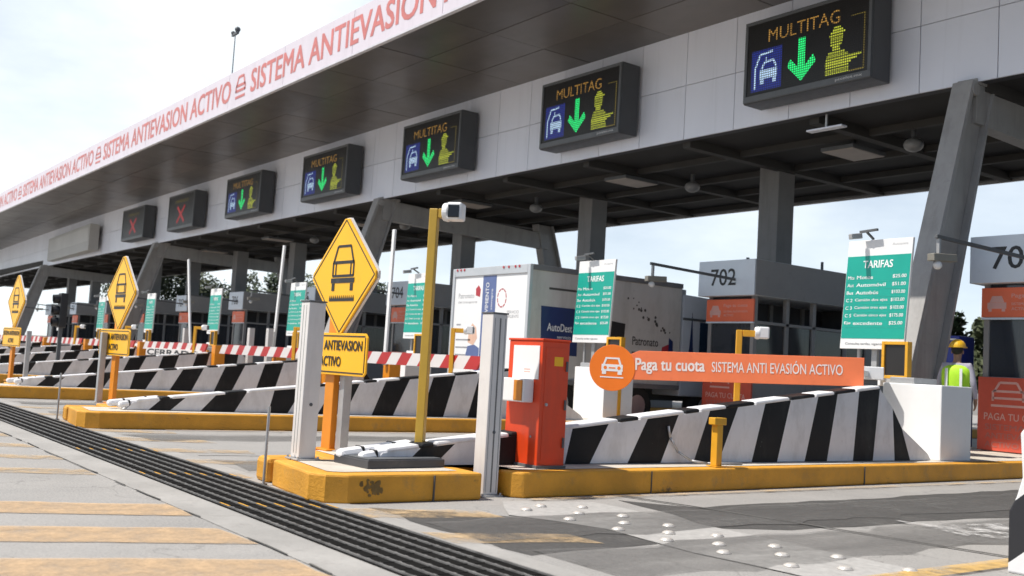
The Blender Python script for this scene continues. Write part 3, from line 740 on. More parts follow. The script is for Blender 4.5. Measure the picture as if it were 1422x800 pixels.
# ---- small framed lane lamps next to the boards
def lamp():
    t = thing('lane_signal', 'small dark lane screen in orange frame below the nearest tariff board', 'lane signal', (-9.38, 14.42, .245), 0, 'orange framed lane signals')
    g = MB(); 
    for a in ((-.23, -.18, 1.14, 1.72), (.18, .23, 1.14, 1.72), (-.18, .18, 1.67, 1.72), (-.18, .18, 1.14, 1.19)): g.box(a[0], a[1], -.06, .06, a[2], a[3])
    g.build('frame', yellow, t, .006)
    g = MB(); g.box(-.178, .178, -.03, .04, 1.192, 1.668); g.build('screen', led_screen, t)
    g = MB(); g.box(.10, .20, -.04, .04, 0, 1.14); g.build('post', yellow, t, .005)
    g = MB(); g.box(-.60, -.24, -.05, .10, 1.02, 1.26); g.build('side_box', white_clean, t, .01)
    return t
L0 = lamp()
for n in range(1, 7): dup(L0, (TS[n][0] + .98 if n == 1 else TS[n][0] + .56, 14.42, .245), f'small dark lane screen in orange frame on the {wh(n)}')

# ---- booms
def raised(n, x, y, tilt):
    t = thing('raised_boom', f'raised white boom arm standing upright on the {wh(n)}', 'boom barrier', (x, y, .245), 0, 'raised white booms')
    g = MB(); g.box(-.16, .16, -.16, .16, 0, 1.0); g.build('cabinet', orange_post, t, .01)
    g = MB(); g.box(-.18, .18, -.18, .18, 1.0, 1.03); g.build('lid', orange_post, t, .005)
    g = MB(); g.bar((0, -.22, .85), (tilt, -.22, 4.25), .12, .06, up=(0, 1, 0)); g.build('arm', white_clean, t, .008)
    g = MB(); g.tube((0, -.16, .92), (0, -.27, .92), .07, n=14); g.build('hub', steel_dark, t)
for n, x, y, tl in ((2, -22.55, 13, .05), (3, -29.4, 13, .28), (4, -36.6, 13, -1.0), (5, -46.5, 13.2, -.2)): raised(n, x, y, tl)
def lowered(n):
    x1 = -9.5 + isl(n) + .3; x0 = -7.9 + isl(n + 1)
    if n == 0: return
    LL = x1 - x0
    t = thing('closed_boom', f'closed red and white boom left of the {wh(n)}', 'boom barrier', (x0, 11.6, .245), 0, 'closed red and white booms')
    k = 14; h0, h1 = .88, 1.15
    g = MB()
    for i in range(k):
        u0 = LL * i / k; u1 = LL * (i + 1) / k; s_ = .16
        g.frame((0, 0, 0), **FACE); g.prism([(u0, h0), (u1, h0), (u1 + .24, h1), (u0 + .24, h1)], 0, .05, i % 2)
    g.build('striped_arm', [boom_white, boom_red], t, 0)
    g = MB(); g.box(-.35, -.05, -.16, .16, 0, 1.12); g.build('cabinet', orange_post, t, .01)
    g = MB(); g.box(LL + .10, LL + .18, -.02, .05, 0, .96); g.build('rest_post', orange_post, t, .005)
    if n == 3:
        g = MB().frame((0, -.052, 0), **FACE); g.box(.45, LL - .15, .66, .93, 0, .02); pl = g.build('hanging_plate', boom_white, t, .004)
        g = MB().frame((0, -.0725, 0), **FACE); text(g, 'CERRADO', .62, .69, LL - .95, .20, 0, 0, .03); g.build('lettering', black, pl)
for n in range(1, 8): lowered(n)

# ------------------------------------------------------------------ booths
def booth(n):
    x = -9.02 + isl(n) + (.22 if n else 0); y = 17.35 if n == 0 else 18.2
    num = 701 + n
    t = thing('toll_booth', f'grey toll booth numbered {num} with orange panels under its number box', 'toll booth', (x, y, .245), 0, 'toll booths under the canopy')
    hw = .86; zb0, zb1 = 2.93, 3.76
    g = MB(); g.box(-hw, hw, 0, 5.6, zb0, zb1); hb = g.build('number_box', [booth_box], t, .01)
    g = MB(); g.box(hw + .002, hw + .02, .03, 5.6, zb0 + .01, zb1 - .01); g.build('side_band', booth_wall, hb)
    g = MB().frame((0, -.003, 0), **FACE); text(g, str(num), -.46, 3.17, .76, .39, 0, 0, .008); g.build('numerals', black, hb)
    # walls and frames
    g = MB(); w2 = hw - .16; y0 = .22
    g.box(-w2, w2, y0, 5.4, 0, 1.30)
    for xx in (-w2, w2 - .10):
        for yy in (y0, 1.35, 2.35, 3.6, 5.28): g.box(xx, xx + .10, yy, yy + .12, 1.30, zb0)
    g.box(-w2, w2, 4.5, 5.28, 1.30, zb0)
    for yy in (1.47, 2.47): pass
    g.box(w2 - .10, w2, y0 + .12, 4.5, 2.30, 2.37)
    wl = g.build('wall', booth_wall, t, .006)
    g = MB(); g.box(-w2 + .06, w2 - .06, y0 + .03, y0 + .045, 1.30, zb0); g.build('front_window', win_glass, t)
    for a, b in ((y0 + .12, 1.35), (1.47, 2.35), (2.47, 3.6), (3.72, 4.5)):
        g = MB(); g.box(w2 - .06, w2 - .045, a, b, 1.302, 2.298); g.build('side_window', win_dark, t)
    g = MB(); g.box(-w2 + .012, -w2 + .04, y0 + .125, 4.49, 1.302, zb0 - .005); g.build('inner_dark_sheet', booth_dark, t)  # dark sheet added to keep sky from showing through the booth
    g = MB(); g.box(-w2 + .105, w2 - .105, y0 + .8, 4.49, 1.302, 1.31); g.box(-w2 + .105, w2 - .11, 4.42, 4.49, 1.31, zb0 - .01); g.build('counter', booth_dark, t)
    g = MB(); g.box(-w2 - .02, w2 + .02, y0 - .05, y0 - .004, 2.34, 2.86); op = g.build('orange_panel', booth_orange, t, .004)
    g = MB().frame((0, y0 - .051, 0), **FACE)
    cx, cy, s_ = -.44, 2.58, .95
    g.prism([(cx - .09 * s_, cy + .14 * s_), (cx + .09 * s_, cy + .14 * s_), (cx + .14 * s_, cy + .02), (cx - .14 * s_, cy + .02)], 0, .002)
    g.box(cx - .17, cx + .17, cy - .09, cy + .018, 0, .002)
    for q in (-1, 1): g.box(cx + q * .12 - .03, cx + q * .12 + .03, cy - .14, cy - .092, 0, .002)
    text(g, 'Paga tu cuota', -.18, 2.66, .72, .09, .002); text(g, 'SISTEMA ANTIEVASIÓN', -.18, 2.55, .72, .055, .002); text(g, 'ACTIVO', -.18, 2.46, .3, .055, .002)
    g.build('panel_print', pink_text, op)
    g = MB(); g.box(-w2 - .02, w2 + .02, y0 - .06, y0 - .004, 2.30, 2.335); g.build('pale_ledge', booth_box, t)
    g = MB(); g.box(-w2 - .04, w2 + .04, y0 - .06, y0 - .004, .02, 1.29); lp = g.build('lower_panel', booth_orange_dim, t, .004)
    g = MB().frame((0, y0 - .061, 0), **FACE)
    cx, cy = -.20, 1.00
    for a in (((cx - .15, cy + .20), (cx + .15, cy + .20)), ((cx - .15, cy + .20), (cx - .24, cy + .05)), ((cx + .15, cy + .20), (cx + .24, cy + .05)), ((cx - .27, cy + .05), (cx + .27, cy + .05)), ((cx - .27, cy - .07), (cx + .27, cy - .07)), ((cx - .27, cy + .05), (cx - .27, cy - .12)), ((cx + .27, cy + .05), (cx + .27, cy - .12)), ((cx - .30, cy - .2), (cx + .30, cy - .2))): g.bar2(*a[0], *a[1], .04, 0, .002)
    text(g, 'PAGA TU CUOTA', -.62, .55, 1.2, .12, .001, 0, .01)
    g.build('panel_emblem', pink_text, lp)
    g = MB().frame((0, y0 - .061, 0), **FACE); text(g, 'SISTEMA', -.60, .38, .7, .10, .001, 0, .01); text(g, 'ANTIEVASION', -.60, .23, 1.05, .10, .001, 0, .01); text(g, 'ACTIVO', -.60, .08, .6, .10, .001, 0, .01)
    g.build('panel_lettering', dim_text, lp)
    g = MB(); g.tube((-.4, 1.2, zb1), (-.4, 1.2, zb1 + .22), .04, n=8); g.tube((.5, 2.9, zb1), (.5, 2.9, zb1 + .25), .035, n=8); g.build('roof_vent', steel_dark, t)
    # camera arm in front
    g = MB(); g.bar((.28, -.005, 3.30), (-.10, -2.35, 3.44), .055, .06); ar = g.build('camera_arm', steel_dark, t, .006)
    g = MB(); g.bar((-.09, -2.28, 3.42), (-.09, -2.28, 3.17), .05); g.build('drop_bracket', steel, ar)
    g = MB(); g.bar((-.14, -2.42, 3.10), (-.02, -1.95, 3.12), .15, .12); g.build('camera_box', mat('cam_olive', (.24, .23, .20), .5), ar, .01)
    g = MB(); g.ball((-.09, -2.30, 2.98), .07, n=14); g.build('dome_camera', white_clean, ar, smooth=True)
    return t
for n in range(11): booth(n)

# ------------------------------------------------------------------ canopy
def off(x): return .00030 * max(0., -x - 54) ** 2
XR, XL = 7.0, -128.
CY, FZ0, FZ1, WY = 17.7, 6.95, 9.60, 12.6
t = thing('canopy', 'long grey toll plaza canopy with white front band lettered in red', 'canopy', (0, CY, 0))
xs_ = [XR]; x = XR
while x > XL: x -= 1.56; xs_.append(x)
X0 = -9.637 - 1.56 * -10
seams = [-9.637 + 1.56 * k for k in range(11, -80, -1)]
g = MB()
for a, b in zip(seams, seams[1:]):
    for z0, z1 in ((FZ0, 8.27), (8.285, FZ1)):
        ya, yb = off(a - .008), off(b + .008)
        g.hexa([(b + .009, yb, z0), (a - .009, ya, z0), (a - .009, ya, z1), (b + .009, yb, z1)], [(b + .009, yb + .05, z0), (a - .009, ya + .05, z0), (a - .009, ya + .05, z1), (b + .009, yb + .05, z1)])
g.build('fascia_panels', fascia_grey, t)
g = MB()
for a, b in zip(seams, seams[1:]):
    ya, yb = off(a), off(b)
    g.hexa([(b, yb + .055, FZ0 + .01), (a, ya + .055, FZ0 + .01), (a, ya + .055, FZ1), (b, yb + .055, FZ1)], [(b, yb + .3, FZ0 + .01), (a, ya + .3, FZ0 + .01), (a, ya + .3, FZ1), (b, yb + .3, FZ1)])
g.build('fascia_backing', gap_dark, t)
g = MB(); k = 0
sx = [XR - 3.12 * i for i in range(45)]
for a, b in zip(sx, sx[1:]):
    n_ = 3
    for j in range(n_):
        f0 = j / n_; f1 = (j + 1) / n_
        wy = WY - CY + .12
        q = lambda xx, f: wy + (off(xx) + .05 - wy) * f
        e = .012; dz = rnd.uniform(-.006, .006)
        g.hexa([(b + e, q(b, f0) + e, FZ1 + dz), (a - e, q(a, f0) + e, FZ1 + dz), (a - e, q(a, f1) - e, FZ1 + dz), (b + e, q(b, f1) - e, FZ1 + dz)], [(b + e, q(b, f0) + e, FZ1 + .05), (a - e, q(a, f0) + e, FZ1 + .05), (a - e, q(a, f1) - e, FZ1 + .05), (b + e, q(b, f1) - e, FZ1 + .05)])
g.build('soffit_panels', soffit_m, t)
g = MB(); g.box(XL, XR, WY - CY + .10, 8.6 + 5, FZ1 + .07, FZ1 + 1.1); g.build('roof_slab', gap_dark, t)
g = MB()
for i in range(30): a = XR - i * 4.6; b = a - 4.6; g.box(b + .008, a - .008, WY - CY, WY - CY + .09, 9.54, 10.80)
ff = g.build('front_fascia', fascia_white, t, .006)
g = MB(); g.box(XL, XR, WY - CY - .015, WY - CY + .10, 9.48, 9.535); g.build('drip_edge', mat('drip_edge_pale', (.62, .60, .63), .4), ff)
g = MB().frame((0, WY - CY - .004, 0), **FACE)
for k in range(-1, 5):
    s0_ = -32.4 - 17.7 * k
    g = MB().frame((0, WY - CY - .004, 0), **FACE); text(g, 'SISTEMA ANTIEVASION ACTIVO', s0_, 9.80, 15.9, .76, 0, 0, .020); g.build('front_lettering', red_text, ff)
for k in range(-1, 5):
    g = MB().frame((0, WY - CY - .006, 0), **FACE)
    c = -33.3 - 17.7 * k; v = 9.80
    for a in (((c - .22, v + .72), (c + .22, v + .72)), ((c - .22, v + .72), (c - .36, v + .42)), ((c + .22, v + .72), (c + .36, v + .42)), ((c - .40, v + .42), (c + .40, v + .42)), ((c - .40, v + .42), (c - .40, v + .2)), ((c + .40, v + .42), (c + .40, v + .2)), ((c - .42, v + .24), (c + .42, v + .24)), ((c - .42, v + .02), (c + .42, v + .02))): g.bar2(*a[0], *a[1], .09, 0, .003)
    g.build('front_emblem', red_text, ff)
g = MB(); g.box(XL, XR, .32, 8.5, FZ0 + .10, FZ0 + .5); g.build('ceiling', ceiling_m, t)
g = MB()
for i in range(34):
    xx = XR - 2 - i * 3.775; g.box(xx - .12, xx + .12, .33 + off(xx), 8.4, FZ0 - .12, FZ0 + .098)
for yy in (2.2, 4.4, 6.4, 8.3): g.box(XL, XR, yy - .07, yy + .07, FZ0 - .06, FZ0 + .096)
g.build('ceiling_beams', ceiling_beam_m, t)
g = MB(); g.box(XL, XR, 8.5, 8.62, FZ0 - .1, FZ1 + 1.0); g.build('rear_fascia', beam_grey, t)

# columns
c0 = None
for n in range(-1, 12):
    x = -18.0 - PITCH * (n - 1)
    if c0 is None:
        c0 = thing('support_column', 'x', 'column', (x, 21.9, 0), 0, 'grey columns under the canopy')
        g = MB(); g.box(-.33, .33, -.33, .33, 0, FZ0 + .09); g.build('shaft', concrete_col, c0, .02); g = MB(); g.box(-.42, .42, -.42, .42, 0, .9); g.build('plinth', concrete_col, c0, .02); o = c0
    else: o = copy_tree(c0); o.location = (x, 21.9, 0)
    o['label'] = {1: 'square grey column rising behind booth 702', 2: 'square grey column above the white truck front', 3: 'square grey column at the left corner of the white truck'}.get(n, f'square grey column under the canopy in the row behind booth {701 + n}') if 0 <= n <= 7 else ('square grey column at the right edge of the picture' if n < 0 else f'far square grey column under the canopy, {["first","second","third","fourth"][n-8]} beyond the last booth')
# leaning portal frames
def portal(x, label):
    t = thing('portal_frame', label, 'portal frame', (x, 17.0, 0), 0, 'leaning portal frames under the canopy')
    def leg(y0, y1, yb, yt, s):
        g = MB()      # I-section: flange, web, flange along the slope
        def P_(za, zb, x0, x1, o0, o1):
            ya = lambda z: y0 + (y1 - y0) * z / FZ0; wd = lambda z: (yb + (yt - yb) * z / FZ0)
            a = [(x0, ya(za) + wd(za) * o0, za), (x1, ya(za) + wd(za) * o0, za), (x1, ya(za) + wd(za) * o1, za), (x0, ya(za) + wd(za) * o1, za)]
            b = [(x0, ya(zb) + wd(zb) * o0, zb), (x1, ya(zb) + wd(zb) * o0, zb), (x1, ya(zb) + wd(zb) * o1, zb), (x0, ya(zb) + wd(zb) * o1, zb)]
            g.hexa(a, b)
        P_(.0, FZ0, -.20, .20, -.5, -.43); P_(0, FZ0, -.20, .20, .43, .5); P_(0, FZ0, -.06, .06, -.428, .428)
        P_(0, FZ0, .061, .20, -.428, -.36) if s else None
        return g.build('leg', beam_grey, t, .01)
    leg(-1.17, .92, 1.12, .80, 1); leg(10.2, 8.1, 1.2, .8, 0)
    g = MB(); g.hexa([(-.15, .75, FZ0 - .02), (.15, .75, FZ0 - .02), (.15, .75, FZ0 - .75), (-.15, .75, FZ0 - .75)], [(-.15, 8.3, FZ0 - .35), (.15, 8.3, FZ0 - .35), (.15, 8.3, FZ0 - .95), (-.15, 8.3, FZ0 - .95)]); g.build('cross_beam', beam_grey, t, .01)
    g = MB(); g.tube((-.22, .62, FZ0 - .16), (.22, .62, FZ0 - .16), .12, n=18); g.box(-.19, .19, .66, 1.4, FZ0 - .03, FZ0 + .06); g.build('joint_plate', beam_grey, t, .01)
    return t
PL = ['big leaning grey steel frame beside the nearest tariff board', 'leaning grey steel frame behind the nearest diamond sign', 'leaning grey steel frame behind the second diamond sign', 'leaning grey steel frame farthest to the left']
for x, l in zip((-10.2, -32.3, -57.5, -85), PL): portal(x, l)
# light boxes and domes on the ceiling
def clamp(x, y, l):
    t = thing('ceiling_light', l, 'ceiling light', (x, y, FZ0 - .14), 0, 'ceiling lights under the canopy')
    g = MB(); g.box(-.45, .45, -.65, .65, -.09, 0); g.build('housing', steel_dark, t, .01); g = MB(); g.box(-.42, .42, -.62, .62, -.105, -.0905); g.build('diffuser', lamp_m, t)
    g = MB(); g.box(-.04, .04, -.04, .04, 0, .25); g.build('hanger', steel_dark, t)
for k, (x, y) in enumerate([(-14.7, 20.6), (-21.7, 20.0), (-29.4, 19.6), (-37.8, 20.), (-46.9, 20.2), (-56.4, 20.6)]): clamp(x, y, f'flat square ceiling light under the canopy, {ORD[k] if k else "first"} from the right')
for k, (x, y) in enumerate([(-13.0, 20.4), (-20.55, 21.3), (-27.6, 21.1), (-36, 20.9), (-44.5, 21)]):
    t = thing('dome_speaker', f'small round grey ceiling camera dome, {ORD[k] if k else "first"} from the right', 'ceiling dome', (x, y, FZ0 + .1), 0, 'ceiling domes')
    g = MB(); g.tube((0, 0, -.32), (0, 0, 0), .06, n=10); g.build('stem', steel_dark, t); g = MB(); g.ball((0, 0, -.38), .22, .22, .16, 16); g.build('dome', dome_m, t, smooth=True)
t = thing('ceiling_antenna', 'small white T shaped antenna under the canopy beside the first lane sign', 'antenna', (-13.5, 17.95, FZ0 - .0)); g = MB(); g.box(-.02, .02, -.02, .02, -.28, .02); g.build('stem', steel, t); g = MB(); g.box(-.45, .45, -.10, .10, -.32, -.28); g.build('plate', fascia_grey, t, .01)
# roof antenna
t = thing('roof_antenna', 'thin weather mast with small sensor head standing on the canopy roof', 'antenna mast', (-54.3, 20, FZ1 + 1.08))
g = MB(); g.tube((0, 0, 0), (0, 0, 8.0), .055, .035, 8); g.build('mast', steel, t); g = MB(); g.box(-.42, .42, -.06, .06, 7.9, 8.05); g.ball((.3, 0, 8.15), .16, n=10); g.ball((-.35, 0, 8.1), .12, n=10); g.build('sensor_head', steel_dark, t)

# long pale lamp housing on the fascia
t = thing('fascia_sign', 'long blank pale sign box on the grey fascia far to the left', 'sign box', (-76.0, 17.7 + off(-76), 0), R(-2.4))
g = MB(); g.box(-7., 7., -.62, -.01, 7.15, 8.85); g.build('case', mat('pale_case', (.42, .41, .39), .5, .1, .5), t, .03); g = MB(); g.box(-6.7, 6.7, -.635, -.622, 7.75, 8.65); g.build('face', mat('pale_face', (.50, .49, .47), .5, .12, .5), t)

# ------------------------------------------------------------------ LED lane signs
def led(x, y, wd, label, closed, k):
    t = thing('lane_sign', label, 'LED sign', (x, y, 7.22), 0, 'LED lane signs on the fascia')
    hw = wd / 2; h = 1.83
    g = MB(); g.box(-hw, hw, 0, .60, 0, h); c = g.build('case', led_case, t, .02)
    g = MB(); g.box(-hw + .02, hw - .02, -.035, -.001, .02, .16); g.box(-hw + .02, hw - .02, -.035, -.001, h - .09, h - .02); g.box(-hw + .02, -hw + .09, -.035, -.001, .161, h - .091); g.box(hw - .09, hw - .02, -.035, -.001, .161, h - .091); g.build('bezel', mat('led_bezel', (.10, .105, .11), .4), t, .006)
    g = MB(); g.box(-hw + .09, hw - .09, -.006, -.001, .16, h - .09); s = g.build('screen', led_screen, t)
    g = MB(); g.box(-hw * .8, -hw * .6, .60, .72, .1, .25); g.box(hw * .6, hw * .8, .60, .72, .1, .25); g.build('wall_bracket', steel_dark, t)
    g = MB()
    for q in range(1, int((wd - .18) / .05)): g.box(-hw + .09 + q * .05 - .007, -hw + .09 + q * .05 + .007, -.0165, -.0155, .17, h - .10)
    for q in range(1, int((h - .25) / .05)): g.box(-hw + .10, hw - .10, -.0178, -.0168, .16 + q * .05 - .007, .16 + q * .05 + .007)
    g.build('pixel_grid', led_screen, s)
    U = lambda u: -hw + u * wd; V = lambda v: v * h
    if closed:
        g = MB().frame((0, -.008, 0), **FACE); g.bar2(U(.36), V(.20), U(.64), V(.64), .17, 0, .004); g.bar2(U(.36), V(.64), U(.64), V(.20), .17, .0045, .008); g.build('red_cross', led_red, s)
        g = MB().frame((0, -.008, 0), **FACE); text(g, 'CERRADO', U(.25), V(.74), wd * .5, .16, 0, 0, .01); g.build('led_lettering', led_dim, s); return
    g = MB().frame((0, -.008, 0), **FACE); text(g, 'MULTITAG', U(.20), V(.70), wd * .56, .27, 0, 0, .0); g.build('led_lettering', led_amber, s)
    g = MB().frame((0, -.008, 0), **FACE); g.box(U(.065), U(.315), V(.13), V(.62), 0, .002); bp_ = g.build('blue_panel', led_blue, s)
    g = MB().frame((0, -.0105, 0), **FACE)
    S = lambda a, b, c_, d_, w_=.045: g.bar2(U(.065 + .25 * a), V(.13 + .49 * b), U(.065 + .25 * c_), V(.13 + .49 * d_), w_, 0, .002)
    S(.12, .06, .12, .55); S(.12, .55, .28, .88); S(.28, .88, .70, .92); S(.48, .80, .48, .68, .03)
    S(.34, .52, .44, .68); S(.44, .68, .74, .70); S(.74, .70, .82, .53)
    g.box(U(.065 + .25 * .28), U(.065 + .25 * .86), V(.13 + .49 * .28), V(.13 + .49 * .50), 0, .002)
    g.box(U(.065 + .25 * .31), U(.065 + .25 * .43), V(.13 + .49 * .16), V(.13 + .49 * .275), 0, .002); g.box(U(.065 + .25 * .71), U(.065 + .25 * .83), V(.13 + .49 * .16), V(.13 + .49 * .275), 0, .002)
    g.build('car_symbol', led_ice, bp_)
    g = MB().frame((0, -.008, 0), **FACE)
    c_ = U(.475); v0 = V(.14); g.box(c_ - .085, c_ + .085, v0 + .3, v0 + .92, 0, .003)
    g.prism([(c_, v0), (c_ + .36, v0 + .36), (c_ + .29, v0 + .52), (c_ + .085, v0 + .30), (c_ - .085, v0 + .30), (c_ - .29, v0 + .52), (c_ - .36, v0 + .36)], 0, .0028); g.build('green_arrow', led_green, s)
    g = MB().frame((0, -.008, 0), **FACE)
    a = U(.66); b = V(.13)
    # the clerk: cap, head, torso and outstretched arm, drawn in rows of lamps
    prof = [(.0, .0, .66), (.06, .0, .66), (.12, .0, .64), (.18, .0, .70), (.24, .0, .86), (.30, .02, .98), (.36, .04, .62), (.42, .08, .54), (.48, .18, .40), (.54, .18, .38), (.60, .12, .44), (.66, .12, .46), (.72, .12, .47), (.78, .10, .47), (.84, .12, .54), (.90, .18, .46), (.96, .22, .40)]
    for f, p, q in prof: g.box(a + p * .86, a + q * .86, b + f * .98, b + f * .98 + .042, 0, .002)
    g.build('clerk_symbol', led_lime, s)
    g = MB().frame((0, -.008, 0), **FACE); x0, x1, z0, z1 = a - .03, a + .92, b - .02, b + 1.13
    g.box(x0 + .62, x1, z1 - .025, z1, 0, .002); g.box(x1 - .03, x1, z0 + .03, z1 - .026, 0, .002); g.box(x0 + .60, x1, z0, z0 + .028, 0, .002); g.build('booth_outline', led_dim, s)
    g = MB().frame((0, -.036, 0), **FACE); text(g, 'pixeles.mx', hw - .82, .055, .62, .075, 0, 0, .01); g.build('maker_print', mat('maker_white', (.5, .5, .5), .5), t)
LS = [(-13.38, 3.22), (-20.60, 3.25), (-27.98, 3.5), (-35.6, 3.8), (-43.6, 3.95), (-51.75, 3.85), (-59.9, 4.1)]
LL_ = ['MULTITAG LED sign nearest the camera, at top right of the canopy', 'second MULTITAG LED sign from the right on the grey fascia', 'third MULTITAG LED sign from the right on the grey fascia', 'fourth MULTITAG LED sign from the right on the grey fascia', 'fifth LED sign from the right, the smallest still showing a green arrow', 'LED sign with red cross, right one of two', 'LED sign with red cross, left one of two']
for i, ((x, wd), l) in enumerate(zip(LS, LL_)): led(x, 17.0 + off(x), wd, l, i >= 5, i)

# ------------------------------------------------------------------ truck in the second lane
t = thing('box_truck', 'white box truck with printed rear panel standing behind the closed boom', 'truck', (-19.5, 13.7, 0))
hw = 1.55; zb, zt_ = .95, 3.52; Lb = 4.75
g = MB(); g.box(-hw + .03, hw - .03, .03, Lb, zb, zt_ - .03); g.build('box_body', truck_side, t, .01)
g = MB(); g.box(-hw + .10, hw - .10, .0, .028, zb + .06, zt_ - .20); rp = g.build('rear_door', truck_white, t, .004)
g = MB(); g.box(-hw, -hw + .10, -.03, .06, zb - .05, zt_); g.box(hw - .10, hw, -.03, .06, zb - .05, zt_); g.box(-hw + .10, hw - .10, -.03, .06, zt_ - .20, zt_); g.box(-hw + .10, hw - .10, -.03, .06, zb - .05, zb + .05); fr = g.build('rear_frame', truck_frame, t, .012)
g = MB()
for xx in (-1.35, -1.2, -1.05, .55, .75, 1.0, 1.15): g.tube((xx, -.045, zt_ - .04), (xx, -.02, zt_ - .04), .03, n=8)
g.build('marker_lights', print_red, fr)
rail = mat('rail_dark', (.16, .16, .165), .4)
for a in ((hw - .03, hw + .01, zt_ - .12, zt_), (-hw - .01, -hw + .03, zt_ - .12, zt_), (hw - .03, hw + .01, zb - .05, zb + .06)): g = MB(); g.box(a[0], a[1], .06, Lb, a[2], a[3]); g.build('edge_rail', rail, t, .006)
g = MB(); g.box(-hw + .03, hw - .03, .06, Lb, zt_ - .029, zt_); g.build('roof', truck_frame, t)
g = MB().frame((0, -.0015, 0), **FACE); g.box(-.28, .26, 1.02, zt_ - .21, 0, .001); rb = g.build('rear_band', band_blue, rp)
g = MB().frame((0, -.003, 0), x=(0, 0, 1), y=(-1, 0, 0), z=(0, -1, 0)); text(g, 'SEGUIMOS EN MOVIMIENTO', 1.2, .02, 1.95, .13, .001, 0, .01); text(g, 'contigo siempre', 2.0, -.16, 1.0, .09, .001); g.build('band_lettering', white_clean, rb)
g = MB().frame((0, -.0015, 0), **FACE); text(g, 'Patronato', -1.28, 2.80, .66, .12, .001); text(g, 'del transporte', -1.28, 2.66, .80, .08, .001)
for k, wv in enumerate((.18, .55, .62, .50, .66)): g.box(-1.30, -1.30 + wv, 2.15 - k * .18, 2.185 - k * .18, 0, .001)
text(g, 'SERVICIO', .72, 2.42, .46, .07, .001); text(g, 'URGENTE', .72, 2.32, .46, .07, .001); g.build('rear_print', print_grey, rp)
g = MB().frame((0, -.0015, 0), **FACE); g.prism([(-.55, 2.86), (-.38, 2.82), (-.36, 3.0), (-.45, 3.1), (-.56, 3.02)], 0, .001)
for k in range(10): a = k * .63; g.bar2(.50 + .17 * math.cos(a), 2.78 + .21 * math.sin(a), .50 + .17 * math.cos(a + .5), 2.78 + .21 * math.sin(a + .5), .03, 0, .001)
g.build('rear_logo', print_red, rp)
g = MB().frame((0, -.0015, 0), **FACE); g.prism([(-.78, 1.75), (-.55, 1.68), (-.40, 1.85), (-.46, 2.1), (-.62, 2.2), (-.76, 2.05)], 0, .001); g.prism([(-.60, 1.3), (-.40, 1.3), (-.34, 1.5), (-.5, 1.62), (-.62, 1.5)], 0, .001); g.build('rear_picture', print_peach, rp)
g = MB().frame((0, -.003, 0), **FACE); g.prism([(-.9, 1.25), (-.3, 1.05), (-.3, 1.62), (-.5, 1.70), (-.78, 1.66)], 0, .001); g.build('rear_picture_blue', band_blue, rp)  # blue colour block of the rear print
SIDE = dict(x=(0, 1, 0), y=(0, 0, 1), z=(1, 0, 0))
g = MB().frame((hw - .028, 0, 0), **SIDE); g.prism([(.40, 1.55), (1.45, 1.55), (1.42, 2.62), (.35, 2.62)], 0, .003); sp_ = g.build('navy_print_panel', navy, t)
g = MB().frame((hw - .0245, 0, 0), **SIDE); text(g, 'AutoDest', .55, 2.08, .72, .17, .001, 0, .01); text(g, 'servicio', .85, 1.92, .4, .07, .001); g.build('panel_lettering', white_clean, sp_)
g = MB().frame((hw - .028, 0, 0), **SIDE); g.box(.55, 1.5, 3.0, 3.05, 0, .002); text(g, 'Patronato', 3.15, 1.92, .85, .2, .002, 0, .01)
for k in range(2): g.box(3.15, 4.0, 1.70 - k * .14, 1.76 - k * .14, 0, .002)
for k in range(22):
    a = 3.05 + k * .062 + rnd.uniform(-.1, .1); b = 2.98 - (k * .035) + rnd.uniform(-.12, .12); r_ = rnd.uniform(.015, .05); g.disc((a, b), r_, 0, .002, 7)
g.build('side_print', mat('side_print_dark', (.07, .065, .06), .5), t)
g = MB().frame((hw - .028, 0, 0), **SIDE); g.prism([(2.3, 1.5), (2.85, 1.5), (2.9, 2.4), (2.3, 2.45)], 0, .002); g.build('side_photo_panel', mat('side_black', (.02, .02, .02), .5), t)
g = MB().frame((hw - .026, 0, 0), **SIDE); g.prism([(4.1, 1.68), (4.34, 1.62), (4.36, 2.0), (4.14, 1.92)], 0, .002, 0); g.prism([(4.345, 1.64), (4.52, 1.70), (4.50, 2.08), (4.365, 2.16)], 0, .002, 1); g.build('side_logo', [print_red, navy], t)
# tractor: bluish cab ahead with raked windows
g = MB().frame((0, 0, 0), x=(0, 1, 0), y=(0, 0, 1), z=(1, 0, 0)); g.prism([(Lb + .12, .75), (Lb + 1.9, .75), (Lb + 2.0, 1.6), (Lb + 1.7, 2.9), (Lb + 1.2, 3.25), (Lb + .12, 3.28)], -1.22, 1.46); cb = g.build('cab', cab_blue, t, .04)
g = MB().frame((0, 0, 0), x=(0, 1, 0), y=(0, 0, 1), z=(1, 0, 0)); g.prism([(Lb + .75, 1.75), (Lb + 1.72, 1.75), (Lb + 1.52, 2.62), (Lb + .75, 2.62)], 1.461, 1.468); g.build('side_window', cab_glass, cb)
g = MB().frame((0, 0, 0), x=(0, 1, 0), y=(0, 0, 1), z=(1, 0, 0)); g.prism([(Lb + .3, 1.3), (Lb + .62, 1.3), (Lb + .52, 2.0), (Lb + .46, 2.85), (Lb + .40, 2.0)], 1.461, 1.466); g.build('cab_navy_cone', navy, cb)  # navy cone shape laid on the cab side
g = MB(); g.box(1.461, 1.475, Lb + .13, Lb + 1.9, 2.64, 2.70); g.box(1.461, 1.475, Lb + .13, Lb + 1.9, 1.62, 1.68); g.build('cab_rail', steel_dark, cb)
g = MB(); g.box(-.5, .5, .1, Lb + 1.8, .6, .9); g.box(-1.4, 1.4, -.02, .10, .45, .62); g.build('chassis', steel_dark, t, .01)
